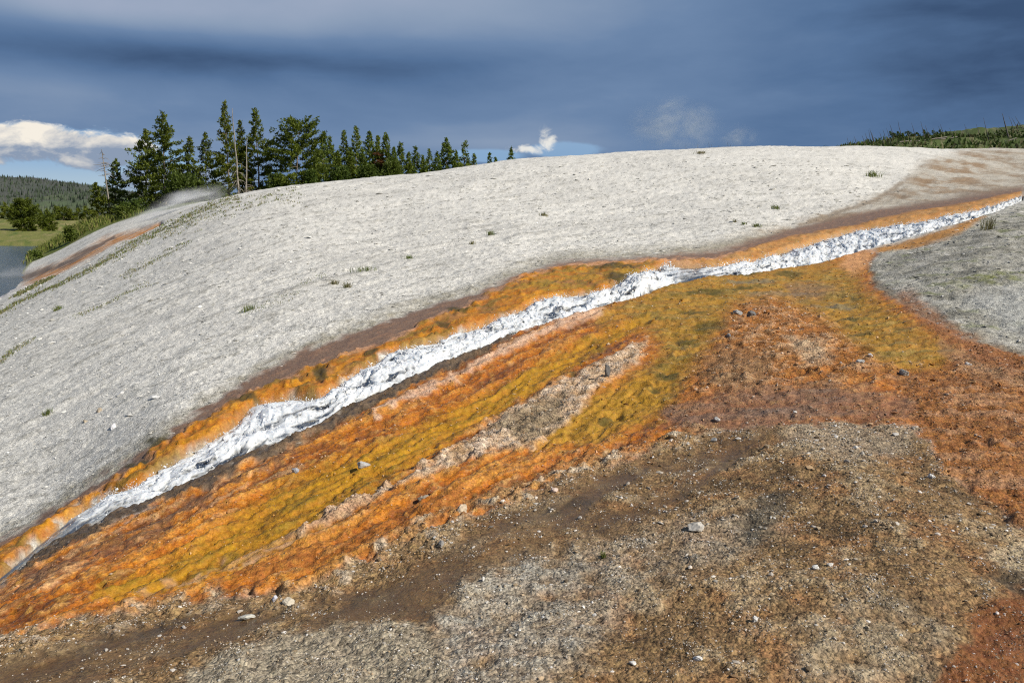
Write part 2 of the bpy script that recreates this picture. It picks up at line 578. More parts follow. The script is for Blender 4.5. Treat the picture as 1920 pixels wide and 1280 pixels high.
# grey bank at the right
BANK = [(1625,478),(1700,462),(1780,432),(1850,402),(1920,385),(5200,360),(5200,690),(1920,655),(1800,620),(1720,575),(1640,530),(1615,505)]
mb = zone(BANK, 20) * np.clip(.85 + .4 * fbm(gx * 2.5, gy * 2.0, 3, 35), 0, 1)
n_b = fbm(gx * 1.6, gy * 1.0, 4, 33)
paint(mb, (.315, .303, .255), .0, .9)
paint(mb * smooth(n_b, .0, .55) * .8, (.18, .175, .148))
paint(mb * smooth(-n_b, .2, .6) * .7, (.40, .39, .34))
paint(mb * smooth(fbm(gx * 2.2, gy * 1.2, 3, 38), .35, .7) * .55, (.17, .20, .065))
paint(band([(1780,535),(1830,522),(1900,520),(1950,515)], [8, 10, 10, 10]) * np.clip(.3 + .8 * fbm(gx * 4, gy * 3, 3, 39), 0, .8), (.19, .21, .05))
paint(zone([(1800,560),(1920,530),(2000,540),(2000,640),(1900,620)], 20) * .8, (.42, .425, .40))
paint(band([(1620,500),(1640,535),(1720,585),(1810,632),(1920,668)], [9, 10, 14, 16, 16]) * .8, (.20, .155, .10), .2)
# --- gravel in the foreground
m_fg = smooth(qy, 700, 780) * smooth(-qx, -2400, -2300)
FG = [(1720,800),(1600,785),(1440,797),(1330,810),(1200,850),(1060,895),(900,960),(800,1000),(640,1070),(560,1110),(420,1112),(300,1135),(150,1160),(0,1195),(-200,1290),(-330,1480),(-600,2600),(5200,2600),(5200,960),(2000,985),(1920,985),(1850,930),(1770,880)]
m_fg = np.maximum(zone(FG, 10), (gpy > 1280).astype(float)) * (gr < 12)
m_fg = np.maximum(m_fg, smooth(-gr, -3.2, -2.6))
n_g = fbm(gx * 2.1, gy * 2.1, 4, 41)
n_g2 = fbm(gx * 6.5, gy * 6.5, 3, 44)
paint(m_fg, (.250, .158, .076), .15, 1.0)
paint(m_fg * smooth(n_g + .7 * n_g2, .1, .7) * .75, (.39, .295, .18), .05)
paint(m_fg * smooth(-n_g + .6 * n_g2, .2, .8) * .85, (.115, .070, .030), .45)
paint(m_fg * smooth(fbm(gx * 3.4, gy * 3.4, 4, 47), .1, .7) * .7, (.30, .155, .065), .2)
grit = np.maximum(grit, m_fg)
# light grey gravel tongue and tan gravel in front
m = zone([(800,1172),(870,1105),(960,1052),(1100,1020),(1300,960),(1420,985),(1350,1060),(1200,1130),(1100,1240),(1040,1300),(860,1300)], 26)
paint(m * (.62 + .5 * n_g2) * (1 - .65 * smooth(gpx, 950, 1250)), (.40, .375, .315), .0, 1.0)
m = zone([(300,1300),(420,1225),(560,1195),(720,1165),(800,1172),(860,1300)], 14)
paint(m * .85, (.36, .315, .235), .0, 1.0)
m = zone([(1480,1190),(1600,1120),(1760,1150),(1800,1230),(1740,1300),(1500,1300)], 40)
paint(m * (.5 + .6 * n_g2), (.40, .325, .22), .0, .8)
m = zone([(1460,790),(1600,772),(1730,800),(1700,850),(1600,870),(1480,840)], 20)
paint(m * .7, (.37, .30, .215), .05)
m = zone([(1280,1000),(1400,960),(1480,985),(1360,1060),(1260,1060)], 24)
paint(m * .25, (.38, .34, .27))
paint(zone([(1385,985),(1430,930),(1480,930),(1470,975),(1420,1015)], 16) * .75, (.065, .06, .045), .5)
paint(zone([(1840,1040),(1920,1010),(2000,1010),(2000,1065),(1900,1072)], 12) * .7, (.44, .36, .24))
paint(zone([(1840,1075),(1920,1062),(2000,1070),(2000,1115),(1890,1105)], 8) * .9, (.085, .062, .035), .5)
paint(zone([(1740,1300),(1790,1225),(1820,1190),(1830,1140),(1880,1110),(2000,1105),(5200,1300)], 16), (.22, .085, .026), .5, .5)
paint(zone([(1850,1185),(2000,1165),(2000,1215),(1880,1215)], 10) * .8, (.20, .075, .03), .5)
# --- the coloured apron
m_ap = zone(APRON, 7)
fal, fac_ = -(gx * .56 + gy * .83), gx * .83 - gy * .56   # along and across the flow
wv = .12 * fbm(gx * .9, gy * .9, 2, 60)
n_st = fbm(fal * .75, (fac_ + wv) * 5.0, 5, 61)      # streaks along the flow
n_st2 = fbm(fal * 2.2, (fac_ + wv) * 13.0, 4, 67)
n_ap = fbm(gx * 1.5, gy * 1.5, 5, 71)
n_ap2 = fbm(gx * 6, gy * 6, 4, 77)
n_hz = fbm(gx * 1.2, gy * 4.5, 4, 73)              # wrinkles across the slope at the right
left = smooth(-gpx, -1350, -1050)                  # 1 on the streaked lower left part
sn = n_st * left + (.5 * n_ap + .6 * n_hz) * (1 - left)
paint(m_ap, (.45, .145, .013), .75, .55)
paint(m_ap * smooth(sn, .05, .6) * .8, (.55, .245, .045))
paint(m_ap * smooth(n_ap + .6 * n_ap2, .2, .8) * .6, (.60, .225, .02))
paint(m_ap * smooth(-sn + .4 * n_ap2, .08, .55) * .85, (.20, .066, .013), .75)
paint(m_ap * left * smooth(n_st2 + .3 * n_ap2, .42, .8) * .5, (.62, .37, .16), .3)
fine = fbm(fal * 7, (fac_ + wv) * 15, 3, 79) * left + fbm(gx * 9, gy * 18, 3, 81) * (1 - left)
paint(m_ap * smooth(fine + .5 * n_ap2, .35, .8) * .55, (.60, .33, .085), .3)
paint(m_ap * smooth(-fine + .4 * n_ap2, .4, .85) * .65, (.15, .058, .016), .5)
# olive-yellow mats
OLIVE = [(1240,515),(1400,508),(1540,490),(1600,500),(1615,545),(1700,600),(1790,652),(1760,690),(1660,692),(1600,650),(1520,590),(1440,560),(1380,575),(1340,640),(1300,700),(1260,760),(1150,815),(1000,840),(1040,795),(1140,735),(1220,690),(1240,640),(1180,600),(1130,612),(1120,588),(1200,552)]
m = zone(OLIVE, 24)
paint(m * (.82 + .25 * n_ap), (.355, .205, .028), .45, .3)
paint(m * smooth(n_hz, .0, .5) * .75, (.21, .155, .035), .5)
paint(m * smooth(fine + .6 * n_hz, .3, .8) * .6, (.50, .31, .09), .3)
paint(m * smooth(-fine - .6 * n_hz, .45, .95) * .7, (.115, .080, .014), .5)
paint(m * smooth(-n_hz + .4 * n_ap2, .15, .6) * .7, (.46, .235, .04), .4)
m_y = band([(1210,598),(1100,652),(950,742),(850,792),(700,872),(620,915),(520,975),(420,1035),(300,1085),(180,1115)], [9, 16, 20, 24, 34, 46, 50, 40, 26, 14])
paint(m_y * (.8 + .3 * n_st), (.42, .215, .014), .5, .25)
paint(m_y * smooth(n_st2 + .5 * fine, .15, .7) * .75, (.25, .155, .014), .55)
paint(m_y * smooth(-n_st2 + .5 * fine, .2, .7) * .7, (.52, .265, .012), .5)
paint(zone([(1210,700),(1120,745),(1040,802),(1000,842),(1140,815),(1230,765),(1262,720)], 12) * .8, (.44, .23, .022), .45, .3)
for x_, y_, rx_, ry_ in [(1390,512,40,5),(1480,513,34,5),(1320,547,46,6),(1410,573,36,6),(1300,585,30,6),(1335,612,40,9),(1385,540,32,4),(1290,640,26,8),(1602,560,16,5),(1612,628,24,5),(1590,600,18,4),(1255,705,22,7),(1225,730,16,6),(1140,785,20,6),(1065,700,16,6)]:
    e = ((qx - x_) / rx_) ** 2 + ((qy - y_) / ry_) ** 2
    paint((1 - smooth(e, .3, 1.3)) * .8, (.095, .080, .018), .5)
for x_, y_, rx_, ry_ in [(1465,553,75,6),(1560,575,50,6),(1400,528,60,4)]:
    e = ((qx - x_) / rx_) ** 2 + ((qy - y_) / ry_) ** 2
    paint((1 - smooth(e, .3, 1.3)) * .75, (.24, .19, .095), .85)
# red-brown encrusted mound at the right and its skirts
MOUND = [(1385,575),(1450,560),(1520,585),(1600,650),(1660,700),(1640,720),(1500,735),(1350,745),(1290,760),(1300,700),(1340,640)]
m = zone(MOUND, 30) * (.8 + .2 * np.clip(n_ap, -1, 1))
paint(m, (.36, .150, .042), .12, .9)
paint(m * smooth(n_ap2 + .5 * n_ap, .0, .6) * .8, (.52, .33, .19), .0)
paint(m * smooth(-n_ap2 + .3 * n_ap, .15, .7) * .75, (.17, .085, .035), .2)
paint(zone([(1470,640),(1530,650),(1560,680),(1510,690)], 14) * .7, (.50, .39, .26))
paint(zone([(1350,650),(1450,680),(1440,735),(1340,740),(1310,710)], 18) * .6, (.24, .155, .085))
PURP = [(1240,770),(1400,735),(1560,728),(1720,742),(1730,790),(1600,785),(1460,798),(1330,815),(1250,800)]
m = zone(PURP, 14)
paint(m * (.75 + .3 * n_hz), (.215, .14, .10), .35, .6)
RED = [(1640,700),(1760,690),(1830,640),(1920,668),(5200,700),(5200,1000),(1920,985),(1850,930),(1770,880),(1725,800),(1700,740)]
m = zone(RED, 14)
paint(m * .9, (.27, .112, .032), .4, .9)
paint(m * smooth(n_hz + .4 * n_ap2, .1, .6) * .7, (.36, .20, .105))
paint(m * smooth(-n_hz + .4 * n_ap2, .25, .7) * .6, (.18, .085, .04), .35)
paint(band([(1770,650),(1830,690),(1920,715),(2000,725)], [14, 12, 12, 10]) * .6, (.33, .20, .11), .4)
paint(band([(1700,560),(1760,610),(1830,655),(1900,690)], [16, 18, 16, 12]) * (.7 + .3 * n_ap2), (.29, .13, .06), .2, .8)
paint(zone([(1585,475),(1640,470),(1625,500),(1600,515),(1575,500)], 8), (.60, .31, .14), .1)
paint(zone([(1470,535),(1520,528),(1570,540),(1540,560),(1480,556)], 10) * .6, (.25, .15, .09))
# pink-white sinter ribs
paint(band([(1130,584),(1060,605),(990,640),(940,662),(860,705),(780,742),(700,782)], [5, 9, 7, 7, 7, 7, 5]) * (.85 + .3 * n_st2), (.64, .43, .30), .0, .6)
RIB = [(1215,636),(1130,680),(1020,736),(930,790),(850,850),(760,895),(640,948),(560,995),(640,968),(720,925),(800,895),(880,862),(1000,838),(1060,792),(1130,722),(1200,676)]
m_rib = zone(RIB, 8)
paint(m_rib, (.52, .375, .245), .0, .9)
paint(m_rib * smooth(n_ap2, .0, .5), (.60, .475, .36), .0)
paint(m_rib * smooth(-n_ap2 + .3 * n_st2, .15, .6) * .8, (.33, .20, .10), .0)
paint(zone([(1060,745),(970,775),(920,802),(990,832),(1050,792)], 10) * .8, (.205, .16, .10), .1, 1.0)
paint(band([(700,930),(600,985),(480,1030),(370,1078),(260,1110)], [8, 9, 9, 8, 5]) * (.65 + .4 * n_st2), (.50, .315, .19), .1)
for P_, w_ in [([(640,800),(520,850),(400,905),(300,955),(200,1003),(100,1050),(0,1105)], 6), ([(430,905),(330,965),(230,1012),(120,1062),(0,1125)], 5), ([(560,870),(440,920),(330,985),(200,1045),(60,1110)], 6)]:
    paint(band(P_, w_) * smooth(n_st2, -.3, .4) * .6, (.58, .36, .19), .1)
for P_, w_ in [([(560,850),(430,905),(300,975),(180,1030),(60,1085)], 5), ([(380,945),(280,1000),(160,1050),(20,1115)], 6)]:
    paint(band(P_, w_) * .7, (.16, .085, .05), .5)
paint(band([(860,930),(760,975),(640,1030),(500,1075),(440,1082)], [10, 16, 16, 12, 8]) * (.7 + .3 * n_st), (.36, .13, .025), .4)
# --- tan crust along the lower rim of the apron, brown film of water beyond it
CR = [(1340,806),(1200,848),(1060,890),(950,930),(880,960),(780,1010),(640,1090),(560,1122),(420,1128),(300,1150),(160,1175),(0,1215),(-140,1270),(-330,1450)]
m_cr = band(CR, [12, 18, 22, 22, 20, 24, 26, 20, 18, 20, 24, 24, 24, 24]) * np.clip(.75 + .7 * fbm(gx * 2.6, gy * 2.6, 3, 86), .15, 1)
paint(m_cr * np.clip(.75 + .4 * n_ap2, 0, 1), (.35, .225, .105), .05, 1.0)
paint(m_cr * smooth(n_ap2, .2, .7), (.52, .43, .32), .0)
BROWN = [(1440,815),(1350,828),(1200,868),(1080,905),(960,960),(900,1000),(820,1045),(700,1100),(560,1140),(420,1145),(300,1172),(160,1205),(0,1240),(-160,1300),(-400,1500),(-400,1650),(-160,1370),(0,1300),(160,1276),(330,1232),(420,1215),(560,1188),(720,1160),(795,1165),(860,1105),(950,1046),(1100,1005),(1250,950),(1330,900)]
m_br = zone(BROWN, 20) * np.clip(.72 + .9 * fbm(fal * .9, fac_ * 3.0, 4, 87), .12, 1)
paint(m_br, (.135, .076, .029), .95, .35)
paint(m_br * smooth(n_ap, .1, .7) * .7, (.215, .125, .05), .6)
paint(m_br * smooth(fbm(gx * 3, gy * 3, 4, 88), .2, .7) * .5, (.24, .175, .095), .5)
paint(m_br * smooth(-n_ap + .4 * n_ap2, .3, .9) * .6, (.075, .055, .028), .9)
# --- left bank: wet margin, orange ledges; right bank: dark wet levee
m_mg = zone(MARGIN_OUT + S_UP[::-1], 6)
fringe = zone([(p[0] - 8, p[1] - 16) for p in MARGIN_OUT] + S_UP[::-1], 14)
paint(fringe * (.55 + .3 * n_ap2) * (1 - m_mg) * smooth(gpx * -1, -1500, -1300), (.225, .195, .12), .25, .9)
paint(m_mg, (.205, .13, .088), .55, .35)
paint(m_mg * smooth(n_st2, .1, .6) * .6, (.30, .17, .105), .4)
m_lg = zone(LEDGE_OUT + S_UP[::-1], 4)
paint(m_lg, (.47, .170, .018), .55, .3)
paint(m_lg * smooth(n_st + .4 * n_ap, .0, .5) * .8, (.58, .255, .016), .5)
paint(m_lg * smooth(n_ap - .5 * n_st, .1, .6) * .7, (.29, .145, .06), .6)
paint(m_lg * smooth(-n_st + .3 * n_ap2, .05, .5) * .8, (.24, .15, .025), .5)
paint(m_lg * smooth(fine + .5 * n_st2, .35, .9) * .45, (.62, .34, .07), .3)
paint(m_lg * smooth(-fine + .5 * n_st2, .35, .9) * .6, (.20, .10, .018), .5)
paint(m_lg * smooth(gpx, 1150, 1400) * (.6 + .3 * n_ap), (.50, .28, .11), .4)
paint(zone([(1240,498),(1100,500),(1000,520),(960,545),(1000,556),(1130,540)], 8) * smooth(n_hz, -.3, .3) * .8, (.34, .21, .03), .5)
paint(band(LEDGE_OUT[6:], 4.0) * smooth(n_st2, -.5, .2) * .8, (.60, .33, .19), .2)
for x_, y_, rx_, ry_ in [(1150,503,45,7),(1165,522,32,8),(600,703,18,14),(830,612,16,8),(300,830,24,12),(260,868,20,8),(460,752,30,7),(700,664,16,7),(860,582,20,7)]:
    e = ((qx - x_) / rx_) ** 2 + ((qy - y_) / ry_) ** 2
    paint((1 - smooth(e, .4, 1.3)) * .85, (.075, .062, .016), .6)
# the small ledge islands right of the channel near the top
paint(zone([(1640,464),(1720,445),(1790,425),(1830,405),(1850,405),(1800,438),(1720,462),(1650,476)], 5), (.47, .235, .07), .4, .4)
m_rb = zone([(960,620)] + RB_OUT + S_LO[::-1][:-14], 5)
paint(m_rb, (.125, .088, .056), .65, .5)
paint(m_rb * smooth(n_st2 + .4 * n_ap2, .1, .7) * .7, (.215, .145, .085), .4)
paint(m_rb * smooth(-n_st2 + .3 * n_ap, .3, .8) * .5, (.085, .06, .03), .7)
# channel bed
m_bed = zone(S_POLY, 5, raw=True)
paint(m_bed, (.34, .27, .16), .6, .3)
# --- second channel far left, grassy bank, meadow, hills
n_far_ = fbm(gx * .5, gy * .5, 3, 99)
far_ch = band([(300,418),(255,434),(200,452),(160,476),(110,500),(60,518),(0,540),(-60,562)], [3, 6, 10, 9, 9, 11, 13, 13])
paint(far_ch * smooth(gpx, 20, 80) * np.clip(.75 + .5 * n_far_, .2, 1), (.58, .24, .05), .3)
paint(band([(215,440),(180,456),(150,474),(110,494),(60,510),(0,528),(-60,545)], [1.5, 2.5, 3, 2.5, 4, 6, 7]) * .85, (.17, .12, .08), .6)
paint(zone([(-80,590),(-80,545),(0,540),(60,530),(100,512),(60,528),(0,556)], 3) * .8, (.70, .66, .68), .1)
n_far = fbm(gx * .11, gy * .11, 4, 101)
n_far2 = fbm(gx * .6, gy * .6, 3, 103)
grass_far = smooth(gr, 84, 92) * smooth(-gpx, -480, -380)
grass_far = np.maximum(grass_far, smooth(gr, 74, 84))
GULLY = [(20,545),(58,492),(120,462),(200,423),(270,401),(330,390),(430,366),(420,380),(300,425),(200,460),(100,520)]
grass_far *= 1 - zone(GULLY, 2, raw=True) * (gr < 93)
paint(grass_far, (.135, .165, .040), .0, .5)
paint(grass_far * smooth(n_far2, .1, .6) * .6, (.21, .20, .085))
bank_edge = zone([(52,496),(62,484),(120,456),(200,418),(262,400),(262,380),(160,380),(60,440)], 4, raw=True)
paint(bank_edge, (.17, .20, .045), 0, .5)
meadow = smooth(gr, 112, 122)
paint(meadow, (.185, .19, .055), .0, .7)
paint(meadow * smooth(-gr, -135, -122) * .9, (.135, .225, .035))
paint(meadow * smooth(n_far2 + .4 * n_far, .15, .7) * .85, (.29, .24, .115))
paint(meadow * smooth(-n_far2 + .5 * n_far, .2, .7) * .7, (.085, .13, .03))
hill = smooth(gr, 235, 300)
paint(hill, (.085, .115, .062), .0, .8)
n_h = fbm(gx * .03, gy * .012, 5, 111)
paint(hill * smooth(n_h, -.1, .5) * .8, (.12, .145, .075))
paint(hill * smooth(-n_h, .1, .6) * .7, (.085, .085, .08))
paint(smooth(gr, 480, 620) * .75, (.070, .075, .075))
ridge_r = smooth(gr, 150, 175) * smooth(gpx, 1200, 1400)
paint(ridge_r, (.075, .105, .030), .0, .8)
paint(ridge_r * smooth(n_far2, .1, .6) * .7, (.19, .165, .10))
col = np.clip(col, .01, .9)

# --- relief
dz = np.zeros(N)
whitez = np.clip(1 - m_ap - m_fg - m_mg - m_rb - m_br, 0, 1) * (1 - smooth(gr, 74, 90))
fade = 1 - smooth(gr, 30, 80)
dz += whitez * (.030 * fbm(gx * .9, gy * .9, 3, 201) + .05 * fbm(gx * .3, gy * .3, 2, 205) * smooth(gr, 15, 40))
flk, flr = cells(gx * 9 + .6 * n_ap2, gy * 16 + .6 * n_ap, 207)
dz += whitez * (.011 * wr2 + .016 * wr1 + .009 * wr3) * np.clip(gr / 12, .5, 1.5)
dz += whitez * fade * (.014 * (flr - .5) * smooth(.62 - flk, 0, .25) + .010 * fbm(gx * 14, gy * 14, 3, 209))
dz += mb * (.02 * n_b + .012 * fbm(gx * 9, gy * 9, 3, 214))
# mats: pillowy lumps, terraced wrinkles and streaks
bil = np.abs(perlin(gx * 4.0 + .5 * n_ap, gy * 4.0, 221)) + .5 * np.abs(perlin(gx * 9, gy * 9, 223))
mm = m_ap * (1 - m_fg)
dz += mm * (.038 * n_st * left + .014 * n_st2 * left + .018 * bil + .018 * n_hz * (1 - left) + .010 * n_ap2)
dz += mm * (.009 * fbm(gx * 22, gy * 22, 2, 231) + .010 * fine)
ter = gy * 1.5 + 1.7 * fbm(gx * .8, gy * 1.1, 3, 235)
dz += np.maximum(zone(OLIVE, 30), zone(RED, 30) * .6) * (-.040 * ((ter % 1.0) * (1 - smooth(ter % 1.0, .80, 1.0))))
dz += zone(MOUND, 60) * .05 + zone(MOUND, 20) * (.018 * n_ap2 + .025 * np.clip(n_ap, -1, 1))
dz += m_rib * (.030 + .012 * n_ap2)
dz += m_cr * (.012 + .014 * n_ap2 + .012 * fbm(gx * 18, gy * 18, 2, 233))
dz += m_y * -.03
dz += m_br * -.012
c1, c1r = cells(gx * 26, gy * 26, 241)
c2, c2r = cells(gx * 55, gy * 55, 243)
nearf = 1 - smooth(gr, 7, 14)
rough_m = np.clip(m_fg * (1 - .8 * m_br) + .8 * m_cr + .6 * m_rib + .55 * zone(MOUND, 20) + .6 * zone(RED, 20) + .25 * m_ap, 0, 1)
dz += rough_m * nearf * (.009 * smooth(.6 - c1, 0, .5) * c1r + .006 * smooth(.6 - c2, 0, .5) * c2r + .012 * n_g2 + .012 * n_g)
dz += m_fg * .03 * fbm(gx * 1.3, gy * 1.3, 2, 245)
# ledges and levee beside the channel, channel itself cut down
lump = np.abs(perlin(sal * 2.2 + .5 * n_ap, sd * 3.0 + .5 * n_ap2, 251)) * 1.4
lump2 = smooth(perlin(sal * 1.5 + .5 * n_ap2, sd * 2.0 + 3 + .6 * n_ap, 253), -.2, .45)
dz += m_lg * (1 - m_bed) * (.010 + .040 * lump2 + .026 * lump + .020 * n_ap2 + .012 * fine)
dz += m_mg * (1 - m_lg) * (.012 * n_st2)
dz += m_rb * (1 - m_bed) * (.012 + .02 * n_st2 + .018 * fbm(gx * 12, gy * 12, 3, 255))
dz += band([(1130,584),(1060,605),(990,640),(940,662),(860,705),(780,742),(700,782)], 10) * .03
dz -= m_bed * (.17 * np.clip(gr / 9, .6, 1.6))
dz -= far_ch * .25
dz += smooth(gr, 90, 140) * .4 * n_far + hill * (3.0 * fbm(gx * .02, gy * .02, 4, 261))
dz += ridge_r * (1.0 * fbm(gx * .12, gy * .12, 4, 263))
dz *= smooth(gr, 1.2, 2.0)

GZ = gh + dz + EYE
verts = np.stack([gx, gy, GZ], 1)
idx = np.arange(N).reshape(NR, NT_)
faces = np.stack([idx[:-1, :-1], idx[:-1, 1:], idx[1:, 1:], idx[1:, :-1]], -1).reshape(-1, 4)
GZ2 = GZ.reshape(NR, NT_)
LNROWS = np.log(rows)


def ground_z(x, y):
    x = np.asarray(x, float); y = np.asarray(y, float)
    return bilerp(GZ2, LNROWS, th, np.log(np.hypot(x, y)), np.arctan2(x, y))


def place(px, py, ymin=1.5):
    x, y = on_ground(px, py, ymin)
    return float(x[0]), float(y[0]), float(ground_z(x[0], y[0]))


me = fast_mesh('ground', verts, faces, True)
add_attr(me, 'tint', col, 'FLOAT_COLOR')
add_attr(me, 'wet', np.clip(wet, 0, 1))
add_attr(me, 'speck', np.clip(speck, 0, 1))
mat, g, out = new_mat('mineral_ground')
tco = g.n('ShaderNodeTexCoord').outputs['Object']
tint = g.n('ShaderNodeAttribute', attribute_name='tint').outputs['Color']
a_wet = g.n('ShaderNodeAttribute', attribute_name='wet').outputs['Fac']
a_spk = g.n('ShaderNodeAttribute', attribute_name='speck').outputs['Fac']
v1 = g.n('ShaderNodeTexVoronoi'); v1.inputs['Scale'].default_value = 58; g.link(tco, v1.inputs['Vector'])
v2 = g.n('ShaderNodeTexVoronoi'); v2.inputs['Scale'].default_value = 130; g.link(tco, v2.inputs['Vector'])
s1 = g.n('ShaderNodeSeparateColor'); g.link(v1.outputs['Color'], s1.inputs[0])
s2 = g.n('ShaderNodeSeparateColor'); g.link(v2.outputs['Color'], s2.inputs[0])
n1 = g.noise(tco, 24, 6, .65)
n2 = g.noise(tco, 5, 5, .6)
n3 = g.noise(tco, 90, 3, .6)
fac = g.m('ADD', g.m('MULTIPLY', g.m('SUBTRACT', s1.outputs[0], .5), 1.0), g.m('MULTIPLY', g.m('SUBTRACT', s2.outputs[0], .5), .55))
fac = g.m('ADD', fac, g.m('MULTIPLY', g.m('SUBTRACT', n1, .5), 1.9))
fac = g.m('MULTIPLY', fac, a_spk)
fac = g.m('ADD', fac, g.m('MULTIPLY', g.m('SUBTRACT', n2, .5), .55))
fac = g.m('MAXIMUM', g.m('ADD', fac, 1.0), .25)
vm = g.n('ShaderNodeVectorMath', operation='SCALE')
g.link(tint, vm.inputs[0]); g.link(fac, vm.inputs['Scale'])
hsv = g.n('ShaderNodeHueSaturation')
g.link(vm.outputs[0], hsv.inputs['Color'])
g.link(g.m('MULTIPLY_ADD', g.m('SUBTRACT', n1, .5), .05, .5), hsv.inputs['Hue'])
bs = g.n('ShaderNodeBsdfPrincipled')
g.link(hsv.outputs[0], bs.inputs['Base Color'])
ro = g.m('SUBTRACT', .92, g.m('MULTIPLY', g.m('MULTIPLY', a_wet, g.ss(g.m('MULTIPLY_ADD', a_wet, .25, n1), .32, .66)), .74))
g.link(ro, bs.inputs['Roughness'])
g.link(g.m('MULTIPLY_ADD', a_wet, .22, .16), bs.inputs['Specular IOR Level'])
hgt = g.m('ADD', g.m('MULTIPLY', n1, .022), g.m('MULTIPLY', n3, .006))
hgt = g.m('ADD', hgt, g.m('MULTIPLY', g.m('MULTIPLY', v1.outputs['Distance'], -.010), a_spk))
hgt = g.m('MULTIPLY', hgt, g.m('SUBTRACT', 1.0, g.m('MULTIPLY', a_wet, .45)))
bmp = g.n('ShaderNodeBump'); bmp.inputs['Strength'].default_value = .9; bmp.inputs['Distance'].default_value = 1.0
g.link(hgt, bmp.inputs['Height']); g.link(bmp.outputs[0], bs.inputs['Normal'])
g.link(bs.outputs[0], out.inputs[0])
link_obj('ground', me, mat, kind='structure')

# ------------------------------------------------------------------ water
# river: flat sheet at its level, rippled by the material
RIV = -5.4 + EYE
rv = np.array([(-420, 20, RIV), (-12, 20, RIV), (-12, 190, RIV), (-420, 190, RIV)])
me = fast_mesh('river', rv, np.array([[0, 1, 2, 3]]))
mat, g, out = new_mat('river_water')
tco = g.n('ShaderNodeTexCoord').outputs['Object']
mp = g.n('ShaderNodeMapping'); mp.inputs['Scale'].default_value = (1.0, .45, 1); g.link(tco, mp.inputs[0])
bs = g.n('ShaderNodeBsdfPrincipled')
bs.inputs['Base Color'].default_value = (.035, .055, .075, 1)
bs.inputs['Roughness'].default_value = .12
bs.inputs['IOR'].default_value = 1.33
bmp = g.n('ShaderNodeBump'); bmp.inputs['Strength'].default_value = .7; bmp.inputs['Distance'].default_value = .35
g.link(g.noise(mp.outputs[0], 1.6, 5, .6), bmp.inputs['Height']); g.link(bmp.outputs[0], bs.inputs['Normal'])
g.link(bs.outputs[0], out.inputs[0])
link_obj('river', me, mat, kind='structure')

# hot run-off: surface between the two channel edges, churned into foam
def resample(P, n):
    P = np.asarray(P, float)
    s = np.r_[0, np.cumsum(np.hypot(*np.diff(P, axis=0).T))]
    q = np.linspace(0, s[-1], n)
    return np.stack([np.interp(q, s, P[:, 0]), np.interp(q, s, P[:, 1])], 1)


NC, MC = 260, 9
U, L = resample(S_UP, NC), resample(S_LO, NC)
cs = np.linspace(-.05, 1.06, MC)
cpx = U[:, None, :] * (1 - cs)[None, :, None] + L[:, None, :] * cs[None, :, None]
wx, wy = on_ground(cpx[..., 0].ravel(), cpx[..., 1].ravel())
wx, wy = wx.reshape(NC, MC), wy.reshape(NC, MC)
NS, MS = 1700, 52
ti, ci = np.linspace(0, NC - 1, NS), np.linspace(0, MC - 1, MS)


def up2(A):
    B = np.stack([np.interp(ti, np.arange(NC), A[:, k]) for k in range(MC)], 1)
    return np.stack([np.interp(ci, np.arange(MC), B[i]) for i in range(NS)], 0)


X, Y = up2(wx), up2(wy)
cc = np.linspace(-.05, 1.06, MS)[None, :] * np.ones((NS, 1))
PXc = np.interp(ti, np.arange(NC), (U[:, 0] + L[:, 0]) / 2)[:, None] * np.ones((1, MS))
Z0 = base_h(X, Y)
env = np.clip(np.sin(np.clip((cc + .06) / 1.10, 0, 1) * math.pi), 0, 1) ** .4
dist = np.hypot(X, Y)
sc_ = np.clip(dist / 9, .7, 1.7)
calm = np.exp(-((PXc - 1298) / 46) ** 2) * .72
calm = np.maximum(calm, smooth(-PXc, -290, -50) * .9)
act = 1 - calm
along = np.cumsum(np.r_[0, np.hypot(np.diff(X[:, MS // 2]), np.diff(Y[:, MS // 2]))])[:, None] * np.ones((1, MS))
acr = cc * .9
t1 = fbm(along * 1.9 + .8 * acr, acr * 2.4, 3, 301) * 1.3
t2 = fbm(along * 6.5, acr * 8, 3, 305)
t3 = fbm(along * 17, acr * 20, 3, 309)
t4 = fbm(X * 34, Y * 34, 2, 311)
hw = .030 * fbm(along * .9, acr * 1.5, 2, 313) + act * (.048 * t1 + .018 * t2 + .008 * t3) + .006 * fbm(along * 8, acr * 9, 2, 315)
bulge = np.exp(-((PXc - 1195) / 30) ** 2) * .13 + np.exp(-((PXc - 760) / 60) ** 2) * .05
wz = Z0 + EYE - .038 * sc_ + env * (hw * np.clip(sc_, .7, 1.0) + .055 * act * sc_ + bulge) - (1 - env) * .09
X = X + .035 * sc_ * act * fbm(along * 9, acr * 12, 2, 321)
Y = Y + .035 * sc_ * act * fbm(along * 9, acr * 12, 2, 331)
stk = fbm(along * 1.4, acr * 7, 3, 341)
fo = act * (.80 + .75 * stk + .30 * t1 + .35 * t2 + .25 * t3) * (.15 + .95 * env)
thin = smooth(-np.abs(PXc - 735), -40, -10) * smooth(cc, .15, .3) * smooth(-cc, -.75, -.5)
fo = fo - .35 * thin * smooth(t1, -.2, .6)
foam = smooth(fo, .0, .95)
co = np.stack([X.ravel(), Y.ravel(), wz.ravel()], 1)
ix = np.arange(NS * MS).reshape(NS, MS)
fc = np.stack([ix[:-1, :-1], ix[:-1, 1:], ix[1:, 1:], ix[1:, :-1]], -1).reshape(-1, 4)
me = fast_mesh('runoff_stream', co, fc, True)
add_attr(me, 'foam', foam.ravel())
mat, g, out = new_mat('white_water')
tco = g.n('ShaderNodeTexCoord').outputs['Object']
af = g.n('ShaderNodeAttribute', attribute_name='foam').outputs['Fac']
nf = g.noise(tco, 16, 7, .7, .8)
